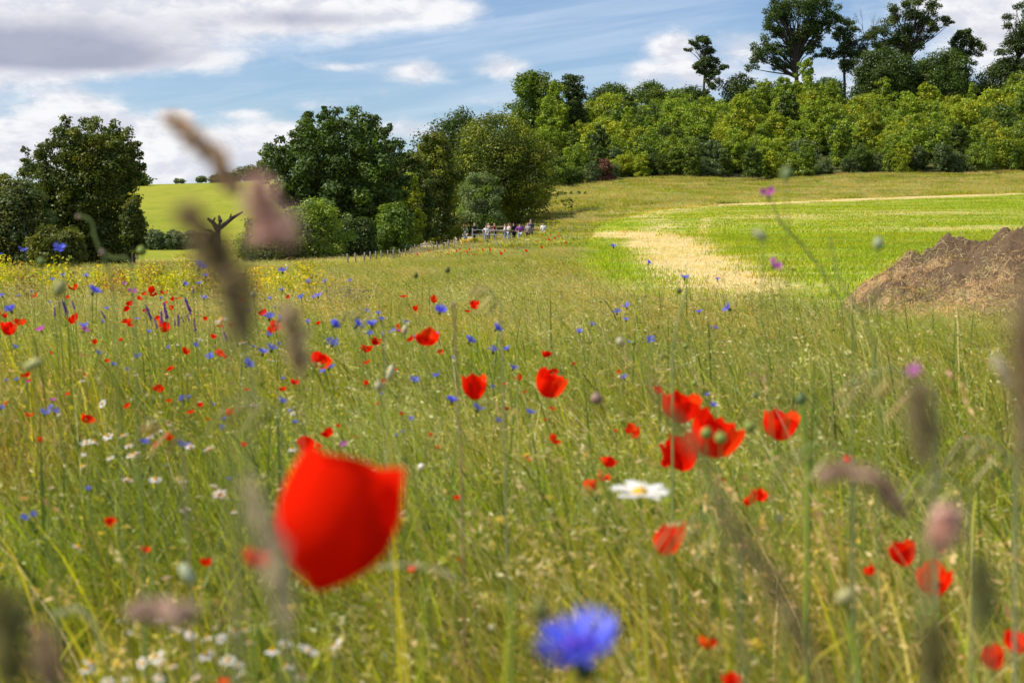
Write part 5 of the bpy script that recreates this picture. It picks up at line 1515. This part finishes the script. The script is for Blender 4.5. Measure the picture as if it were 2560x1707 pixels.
# ------------------------------------------------------------------ blurred grass heads close to the camera
def head_stalk(label, pts, d, wv, colr, tail=None, dens=320, name='grass_stalk', fuzzy=.35):
    """pts: view pixels along the head from tip to base; the stem goes on from there to the ground"""
    W3 = [at(x_, y_, d + dd) for (x_, y_, dd) in [(q + (0,))[:3] for q in pts]]
    o0 = W3[-1]
    t = thing(name, label, 'grass stalk', (o0.x, o0.y, h1(o0.x, o0.y)))
    base = Vector((o0.x, o0.y, h1(o0.x, o0.y)))
    L_ = [q - base for q in W3]
    rad = wv * 1.0884 / FPX * d / 2
    seg = np.array([tuple(q) for q in L_]); n = len(seg)
    tt = RNG.random(dens) * (n - 1); i0 = np.minimum(tt.astype(int), n - 2); f = (tt - i0)[:, None]
    P = seg[i0] * (1 - f) + seg[i0 + 1] * f
    ax = seg[i0] - seg[i0 + 1]; ax /= np.linalg.norm(ax, axis=1, keepdims=True)
    env = np.sin(np.pi * np.clip(tt / (n - 1) * .86 + .08, 0, 1)) ** .6
    o_ = RNG.normal(size=(dens, 3)); o_ /= np.linalg.norm(o_, axis=1, keepdims=True)
    P = P + o_ * (rad * env * np.where(RNG.random(dens) < .3, 1.0 + .6 * RNG.random(dens), np.sqrt(RNG.random(dens))))[:, None]
    mb = MB(); colr = tuple(min(.8, q_ * 1.55) for q_ in colr); bits(mb, P, rad * .95, [colr, tuple(np.array(colr) * .7), tuple(np.array(colr) * 1.25)], 3.0, ax * 1.5 + o_ * .5)
    v, f2 = tube(L_, [rad * .25] * n, 5); mb.add(v, f2, np.array(colr) * .6)
    link('seed_head', mb.mesh('seed_head', M_SEED), t)
    low = Vector(tail) if tail else Vector((frnd.uniform(-.05, .1), .05, 0))
    a_, b_ = L_[-1], Vector((low.x, low.y, 0))
    dirn = (L_[-1] - L_[-2]).normalized()
    pth = [a_, a_ + dirn * .012, (a_ + dirn * .018).lerp(b_, .35), b_]
    v, f3 = tube(pth, [.0006, .0007, .0009, .0011], 5); mb = MB(); mb.add(v, f3, (.34, .34, .14)); link('stem', mb.mesh('stem', M_STEM, True), t)
    return t


BR, PKB, OL = (.42, .30, .19), (.44, .29, .245), (.27, .24, .12)
head_stalk('brown arching grass head against the sky with its tip pointing up left', [(385, 268), (440, 312), (490, 355), (525, 410), (545, 440)], .62, 46, BR, tail=(-.05, .03, 0))
head_stalk('blurred pinkish seed head before the pasture, knobbly and short', [(590, 420), (605, 470), (630, 520), (660, 520), (590, 545)], .50, 68, PKB, tail=(0, .03, 0), dens=240)
head_stalk('thick dark brown grass head slanting down across the left meadow', [(420, 480), (470, 540), (515, 615), (545, 690), (560, 770)], .44, 68, (.24, .185, .10), tail=(-.06, .02, 0), dens=420)
head_stalk('faint brown grass head right of the thick dark one', [(655, 700), (675, 770), (690, 850)], .82, 48, (.30, .24, .14), tail=(-.10, .02, 0), dens=180)
head_stalk('grey brown grass head in front of the left side of the huge poppy', [(570, 1110), (600, 1190), (630, 1270), (645, 1340), (660, 1440)], .40, 54, (.40, .34, .24), tail=(-.03, .0, 0), dens=300)
head_stalk('pale pinkish grass head lying sideways at the lower left', [(300, 1405), (350, 1402), (400, 1412), (440, 1400)], .62, 48, (.42, .31, .24), tail=(.02, .05, 0))
head_stalk('arched fluffy brown grass head at the right', [(1885, 1098), (1920, 1080), (1970, 1080), (2020, 1105), (2055, 1150), (2075, 1180)], .62, 42, (.38, .26, .19), tail=(.05, .02, 0))
head_stalk('pink fluffy blob of a grass head right of the arched one', [(2165, 1185), (2170, 1215), (2160, 1250)], .60, 62, (.48, .32, .26), tail=(0, .02, 0), dens=200)
head_stalk('wide brown grass head cut by the right edge beside the manure heap', [(2385, 610), (2372, 720), (2362, 840), (2370, 960), (2380, 1100)], .34, 74, (.28, .21, .13), tail=(.02, 0, 0), dens=420)
head_stalk('faint brown upright grass head below the heap', [(2105, 890), (2118, 960), (2125, 1060)], .45, 58, (.27, .22, .12), tail=(0, .0, 0), dens=200)
head_stalk('long slanting grey green stalk crossing the red cluster', [(1480, 870), (1545, 960), (1600, 1030), (1640, 1100)], .55, 26, (.20, .20, .08), tail=(.10, .0, 0), dens=220)
head_stalk('dull brown grass head slanting down below the large daisy', [(1640, 1130), (1700, 1230), (1770, 1330), (1830, 1440), (1880, 1560)], .45, 44, (.20, .17, .09), tail=(.02, 0, 0), dens=330)
head_stalk('dark upright blurred grass head at the bottom right', [(2140, 1440), (2148, 1500), (2150, 1580)], .42, 54, (.16, .14, .05), tail=(.0, 0, 0), dens=240)
head_stalk('dark green brown blurred grass head right of the orange red poppy', [(2240, 1290), (2255, 1350), (2260, 1420)], .42, 60, (.16, .16, .06), tail=(.0, 0, 0), dens=200)
head_stalk('dark blurred grass head filling the bottom left corner', [(0, 1370), (15, 1440), (20, 1560)], .38, 84, (.17, .16, .06), tail=(.0, 0, 0), dens=260)
head_stalk('brownish blurred grass head beside the bottom left corner', [(100, 1450), (115, 1510), (120, 1580)], .40, 60, (.26, .19, .12), tail=(.0, 0, 0), dens=200)
head_stalk('thin pale grass ear arching right of the huge poppy', [(868, 1302), (930, 1296), (1000, 1306), (1050, 1330)], 1.1, 13, (.50, .45, .30), tail=(.06, .05, 0), dens=160)
head_stalk('thin pale grass ear curving down at the lower left', [(120, 1410), (180, 1395), (215, 1430), (240, 1500)], 1.0, 16, (.42, .42, .24), tail=(.03, .05, 0), dens=160)
head_stalk('whitish fuzzy grass ear at the right under the heap', [(2285, 820), (2300, 845), (2315, 880)], .8, 22, (.50, .47, .36), tail=(.05, .05, 0), dens=160)


# drooping oat / brome heads
def oat(label, root, tip, drops, d, c=(.30, .35, .16), w=9):
    a, b = at(*root, d), at(*tip, d)
    g = h1(a.x, d); bs = Vector((a.x, d, g)); t = thing('brome_stalk', label, 'grass stalk', bs)
    mid = (a + b) / 2 + Vector((0, 0, (b - a).length * .22))
    pts = [Vector((0.02, 0, 0)), (a - bs) * .6 + Vector((.01, 0, 0)), a - bs, mid - bs, b - bs]
    v, f = tube(pts, [.0018, .0015, .0012, .0009, .0006], 5); mb = MB(); mb.add(v, f, c); link('stem', mb.mesh('stem', M_STEM, True), t)
    for k in range(drops):
        q = (k + .5) / drops
        s = a * (1 - q) ** 2 + mid * 2 * q * (1 - q) + b * q * q - bs
        dirn = Vector((-.6 + .1 * math.sin(k * 2), .1 * math.cos(k * 3), -.75 + .2 * math.sin(k))).normalized()
        L_ = .030 + .01 * math.sin(k * 1.7); r = w * 1.0884 / FPX * d / 2
        v, f = tube([s, s + dirn * L_ * .3, s + dirn * L_ * .7, s + dirn * L_ * 1.1], [r * .2, r, r * .8, r * .1], 6)
        mb = MB(); mb.add(v, f, np.array(c) * (1.05 + .2 * math.sin(k))); link('spikelet', mb.mesh('spikelet', M_GRASS, True), t)


oat('row of drooping green oat spikelets in front of the ragged poppy', (1700, 1230), (1530, 1210), 6, 1.1)
oat('drooping green oat spikelets above the arched brown head', (1960, 1050), (1800, 1050), 5, 1.3)
oat('pale oat spikelets left of the blurred dusky pink flower', (2150, 900), (1940, 880), 7, 1.1, (.40, .38, .22))
oat('pale green oat spikelets over the poppy in the middle distance', (1150, 700), (1090, 650), 5, 2.4, (.36, .38, .22), 7)
oat('grey green oat spikelets left of the middle cornflowers', (880, 740), (790, 715), 5, 2.6, (.34, .36, .22), 7)
oat('pale oat spikelets at the right edge of the grass', (2330, 1060), (2200, 1010), 6, 1.3, (.38, .38, .24))
oat('green oat spikelets low at the right above the fluffy blob', (2230, 1130), (2090, 1105), 6, 1.2, (.36, .38, .2))
oat('pale oat spikelets on the left below the salvia', (420, 1010), (330, 960), 5, 1.7, (.40, .36, .22))
oat('grey oat spikelets above the huge poppy', (640, 940), (520, 920), 6, 1.3, (.26, .30, .15))

# long bare stems near the lens
def bare_stem(label, pts, d, wv, c=(.24, .30, .09), tipc=None):
    W3 = [at(x_, y_, d) for (x_, y_) in pts]; bs = Vector((W3[-1].x, d, h1(W3[-1].x, d)))
    t = thing('wild_stalk', label, 'plant stalk', bs)
    L_ = [q - bs for q in W3] + [Vector((.01, .01, 0))]
    r = wv * 1.0884 / FPX * d / 2
    v, f = tube(L_, [r] * len(L_), 6); mb = MB(); mb.add(v, f, c); link('stem', mb.mesh('stem', M_STEM, True), t)
    if tipc:
        v, f = ball(L_[0], r * 2.2, 8, 1); mb = MB(); mb.add(v, f, tipc); link('bud', mb.mesh('bud', M_STEM, True), t)


bare_stem('hooked green stem with small pink tip before the dark hawthorn', [(180, 498), (200, 500), (212, 510), (216, 540), (232, 580), (250, 620), (262, 680)], 1.6, 5, tipc=(.40, .30, .22))
bare_stem('curving pale green stem under the hooked one', [(235, 580), (260, 594), (285, 590), (300, 605), (305, 640)], 1.6, 6, tipc=(.40, .28, .22))
bare_stem('blurred green stem of the highest magenta flower', [(1775, 465), (1790, 510), (1840, 560), (1880, 610), (1930, 690), (1960, 750)], 1.9, 5)
bare_stem('thick green blurred stem low in the centre', [(1178, 1350), (1176, 1450), (1172, 1566)], .8, 18, (.25, .33, .04))
bare_stem('green blurred stem below the white daisies', [(590, 1410), (588, 1500), (584, 1566)], .9, 14, (.25, .33, .05))
bare_stem('olive blurred stem below the nodding pale bud', [(1950, 1390), (1965, 1480), (1975, 1566)], 1.0, 14, (.28, .34, .07))
bare_stem('green stem with a branching joint left of the heap', [(1905, 540), (1925, 640), (1990, 740), (2010, 820), (2020, 900)], 1.4, 6, (.28, .34, .10))
bare_stem('reddish thin upright stem left of the striped poppy cornflower', [(1042, 700), (1046, 800), (1050, 930), (1060, 1050)], 2.2, 5, (.30, .20, .12), (.3, .2, .15))
bare_stem('short thick green stem under the dark bud', [(1842, 930), (1848, 990), (1856, 1080)], 1.6, 12, (.24, .32, .05))
bare_stem('long green stem before the grass at the right', [(1580, 660), (1560, 730), (1545, 800)], 2.5, 5, (.28, .34, .12))

# ------------------------------------------------------------------ weeds of the middle distance
def weed(name, cat, label, grp, vx, vyt, d, wv, cols, n, leaf, seed):
    rg = random.Random(seed); p = at(vx, vyt, d); g = h1(p.x, d); Ht = p.z - g; Wd = wv * 1.0884 / FPX * d
    t = thing(name, label, cat, (p.x, d, g), 0, grp)
    mb, ms = MB(), MB()
    for k in range(max(3, int(Wd / .12))):
        bx, by = rg.uniform(-.35, .35) * Wd, rg.uniform(-.3, .3) * Wd; hh = Ht * rg.uniform(.68, 1.0); tx = bx + rg.uniform(-.15, .1) * hh
        rs_ = .0022 * max(1, d / 14); v, f = tube([(bx, by, 0), (bx, by, hh * .5), (tx, by, hh)], [rs_, rs_ * .8, rs_ * .4], 4); ms.add(v, f, (.18, .12, .05))
        m = int(n / max(3, int(Wd / .12))); q = RNG.random(m)
        P = np.stack([bx + (tx - bx) * q + RNG.normal(size=m) * .07, by + RNG.normal(size=m) * .07, hh * (.15 + .85 * q)], 1)
        bits(mb, P, leaf, cols, 1.9)
    link('stem', ms.mesh('stem', M_STEM, True), t); link('foliage', mb.mesh('foliage', M_GRASS), t)


YL = [(.62, .52, .03), (.46, .46, .03), (.70, .54, .04), (.30, .36, .03)]
cnt_ = {True: -1, False: -1}
RB = [(.42, .22, .08), (.48, .28, .10), (.32, .26, .08)]
for i in range(34):
    vx = 5 + i * 21 + frnd.uniform(-8, 8)
    d = frnd.uniform(15, 20); top = 600 + frnd.uniform(-14, 14) + (8 if vx > 560 else 0)
    if vx < 60: top -= 12
    red = frnd.random() < .3
    cnt_[red] += 1
    weed('dock_plant' if red else 'yellow_sapling', 'plant', ('rusty brown dock plant in the left weed belt, %s from the left' if red else 'yellow leaved sapling in the left weed belt, %s from the left') % ORDW[cnt_[red]],
         'docks of the weed belt' if red else 'yellow saplings of the weed belt', vx, top, d, frnd.uniform(34, 60), RB if red else YL, 750, .036, i)
for i in range(10):
    vx = 690 + i * 30; weed('yellow_sapling', 'plant', 'small yellow green sapling before the fence stakes, %s from the left' % ORDW[i], 'saplings of the fence strip', vx, 604 - i * 1.2 + frnd.uniform(-6, 4), 44 + i * 3, 34, YL[1:] + GREENS[1:3], 200, .08, 50 + i)
for i, (vx, y_, w) in enumerate([(1085, 543, 22), (1105, 545, 22), (1070, 550, 18), (1125, 548, 14)]):
    weed('yellow_sapling', 'plant', 'bright yellow bush in front of the people, %s one' % ('left', 'right')[i % 2] if i < 2 else 'orange yellow low plant near the fence end, %s one' % ('left', 'right')[i % 2], 'yellow plants before the people', vx, y_, 104, w, YL, 500, .12, 70 + i)
for i, (vx, y_, w, dd) in enumerate([(1030, 568, 40, 92), (985, 575, 30, 86), (1055, 566, 26, 94)]):
    weed('green_sapling', 'plant', 'dark green shrub between the two stake rows, %s of three' % ['largest', 'leftmost', 'rightmost'][i], 'dark shrubs between the stakes', vx, y_, dd, w, C_MID + C_DARK, 700, .13, 80 + i)
for i, (vx, y_) in enumerate([(775, 640), (800, 643), (822, 650), (838, 648)]):
    weed('phacelia_clump', 'plant', ['leftmost clump of dusty mauve phacelia in the middle meadow', 'second clump of dusty mauve phacelia from the left', 'lower clump of dusty mauve phacelia', 'rightmost clump of mauve phacelia in the middle meadow'][i], None, vx, y_, 13.5, 22, [(.26, .18, .34), (.20, .14, .28), (.2, .2, .1)], 300, .026, 90 + i)
for i in range(9):
    weed('tall_weed', 'plant', 'tall dark upright weed at the top of the rough grass bank, %s from the left' % ORDW[i], 'tall dark weeds on the bank', 1262 + i * 10 + frnd.uniform(-3, 3), 442 + frnd.uniform(-6, 6), 172, 9, C_MID + [(.1, .12, .05)], 260, .14, 110 + i)
for i in range(13):
    vx = 1400 + i * 56 + frnd.uniform(-20, 20)
    if vx > 2190: break
    weed('sorrel_stalk', 'plant', 'upright brown seeding sorrel at the meadow edge before the field, %s from the left' % ORDW[i], 'sorrels along the field edge', vx, 626 + frnd.uniform(-12, 26) + (vx - 1400) * .04, frnd.uniform(9, 12), 12, [(.30, .24, .12), (.24, .24, .09), (.33, .28, .15)], 160, .018, 130 + i)


def umbel(vx, vy, i):
    d = 136; p = at(vx, vy, d); g = h1(p.x, d)
    t = thing('umbel_flower', 'white flat topped umbel flower on the bank behind the people', 'flower', (p.x, d, g), 0, 'white umbels behind the people')
    mb = MB(); P = np.stack([RNG.normal(size=50) * .10, RNG.normal(size=50) * .10, (p.z - g) + RNG.normal(size=50) * .02], 1); bits(mb, P, .07, [(.75, .73, .66)])
    link('flower_head', mb.mesh('flower_head', M_PETAL), t); mb = MB(); v, f = tube([(0, 0, 0), (0, 0, (p.z - g) / 2), (0, 0, p.z - g)], [.015, .012, .01], 4); mb.add(v, f, GST); link('stem', mb.mesh('stem', M_STEM), t)
for i, (vx, vy) in enumerate([(1095, 536), (1108, 534), (1133, 530), (1135, 536), (1205, 525), (1213, 522), (1222, 524), (1230, 527), (1190, 534), (1145, 539), (1120, 542)]): umbel(vx, vy - 6, i)

# far specks: each far poppy is a thing; the blue drift is uncountable
FP = [(1232, 578), (1263, 577), (1260, 572), (1283, 566), (1105, 574), (1025, 583), (1078, 598), (1080, 594), (1050, 602), (1057, 594), (1032, 602), (1068, 606), (1100, 603), (1110, 604), (1127, 604), (1074, 610), (1007, 608), (1030, 614), (1240, 548), (1253, 548), (1247, 560), (1275, 572),
      (1300, 590), (1195, 590), (1180, 596), (1160, 610), (1210, 615), (985, 598), (960, 612), (1130, 588), (1090, 620), (1265, 556), (1285, 555), (1152, 620), (1245, 604)]
mbp = MB(); P = np.stack([RNG.normal(size=7) * .25, RNG.normal(size=7) * .25, RNG.normal(size=7) * .2], 1); bits(mbp, P, .9, [RED, RED2], 1.4)
FPM = mbp.mesh('far_poppy_head', M_PETAL)
for i, (vx, vy) in enumerate(FP):
    q = hit(vx, vy + 6, 20); d = min(q.y, 108)
    p = at(vx, vy, d); g = h1(p.x, d)
    z = max(min(p.z, g + .9), g + .5)
    o = link('poppy', FPM, None, (p.x, d, z)); sz = .085 * (1 + .3 * math.sin(i)); o.scale = (sz,) * 3
    tag(o, 'tiny far red poppy on the slope below the people', 'poppy', 'tiny far poppies below the people')


def drift(name, label, x0, x1, y0, y1, n, cols, size, hgt=.6):
    mb = MB(); P = []
    for _ in range(n):
        vx, vy = frnd.uniform(x0, x1), frnd.uniform(y0, y1)
        q = hit(vx, vy + 4, 16)
        if q.y > 260 or in_field(np.array([q.x]), np.array([q.y]))[0]: continue
        P.append((q.x, q.y, q.z + hgt * frnd.uniform(.85, 1.25), size * max(.4, q.y / 60)))
    P = np.array(P); bits(mb, P[:, :3], P[:, 3], cols, 1.3)
    tag(link(name, mb.mesh(name, M_PETAL)), label, 'flowers', kind='stuff')
drift('far_cornflowers', 'hazy drift of far blue cornflowers below the fence stakes', 930, 1230, 585, 640, 700, [(.22, .25, .62), (.28, .30, .58), (.3, .3, .5)], .045)
drift('far_cornflowers', 'thin drift of blue cornflowers in the middle meadow', 560, 1000, 610, 660, 260, [BLUE2, (.25, .28, .62)], .035)
drift('far_red_flowers', 'scattered tiny red flowers in the rough grass below the wood', 1300, 2352, 440, 470, 380, [(.42, .20, .10), (.38, .24, .22), (.36, .32, .4)], .07)
drift('far_blue_flowers', 'mauve and blue haze of flowers beside the field corner', 1255, 1350, 495, 590, 300, [(.35, .36, .5), (.4, .3, .4)], .06)

# ------------------------------------------------------------------ labels: each flower is told by its look and the landmark next to it
marks = [('the huge blurred poppy', 775, 1190), ('the big blurred blue cornflower', 1330, 1478), ('the large white daisy', 1470, 1118), ('the cluster of three red poppies', 1590, 1000), ('the lone right poppy', 1788, 982),
         ('the central broad poppy', 1255, 888), ('the striped open poppy', 981, 780), ('the poppy touched by a cornflower', 733, 832), ('the orange red poppy', 2135, 1335),
         ('the purple salvia patch', 380, 715), ('the manure heap', 2200, 650), ('the straw coloured stubble', 1600, 610), ('the foot of the dark hawthorn', 180, 600), ('the bottom left corner', 60, 1500), ('the left edge of the meadow', 30, 900)]
from collections import defaultdict
bk = defaultdict(list)
for (kind, t, vx, vy, w, d) in ALL:
    if t.get('label'): continue
    m = min(marks, key=lambda q: math.hypot(q[1] - vx, q[2] - vy)); dx, dy = vx - m[1], vy - m[2]
    far_d = math.hypot(dx, dy)
    if m[0] == 'the left edge of the meadow': side = 'near'
    elif m[0] == 'the bottom left corner': side = 'near'
    elif abs(dx) > 1.6 * abs(dy): side = 'right of' if dx > 0 else 'left of'
    elif abs(dy) > 1.6 * abs(dx): side = 'below' if dy > 0 else 'above'
    else: side = ('below and ' if dy > 0 else 'above and ') + ('right of' if dx > 0 else 'left of')
    bk[(kind, m[0], side)].append((far_d, t, w))
ORD = ['nearest', 'second nearest', 'third nearest', 'fourth nearest', 'fifth nearest', 'sixth nearest', 'seventh nearest', 'eighth nearest', 'ninth nearest', 'tenth nearest', 'eleventh nearest', 'twelfth nearest', 'thirteenth nearest', 'fourteenth nearest', 'fifteenth nearest']
NAMES = {'poppy': 'red poppy', 'cornflower': 'blue cornflower', 'daisy': 'white daisy', 'corncockle': 'pink flower', 'salvia': 'purple salvia spike'}
GRP = {'poppy': 'poppies in the meadow', 'cornflower': 'cornflowers in the meadow', 'daisy': 'small daisies in the meadow', 'corncockle': 'pink flowers in the meadow', 'salvia': 'salvia spikes on the left'}
for (kind, mk, side), L_ in bk.items():
    L_.sort(key=lambda q: q[0])
    for i, (fd, t, w) in enumerate(L_):
        if len(L_) == 1: t['label'] = '%s, the only one %s %s' % (NAMES[kind], side, mk)
        else: t['label'] = '%s, %s one %s %s' % (NAMES[kind], (ORD[i] if i < 15 else ORDW[i] + ' nearest'), side, mk)
for (kind, t, vx, vy, w, d) in ALL:
    t['group'] = GRP[kind]
print('objects', len(bpy.data.objects), 'flowers', len(ALL))
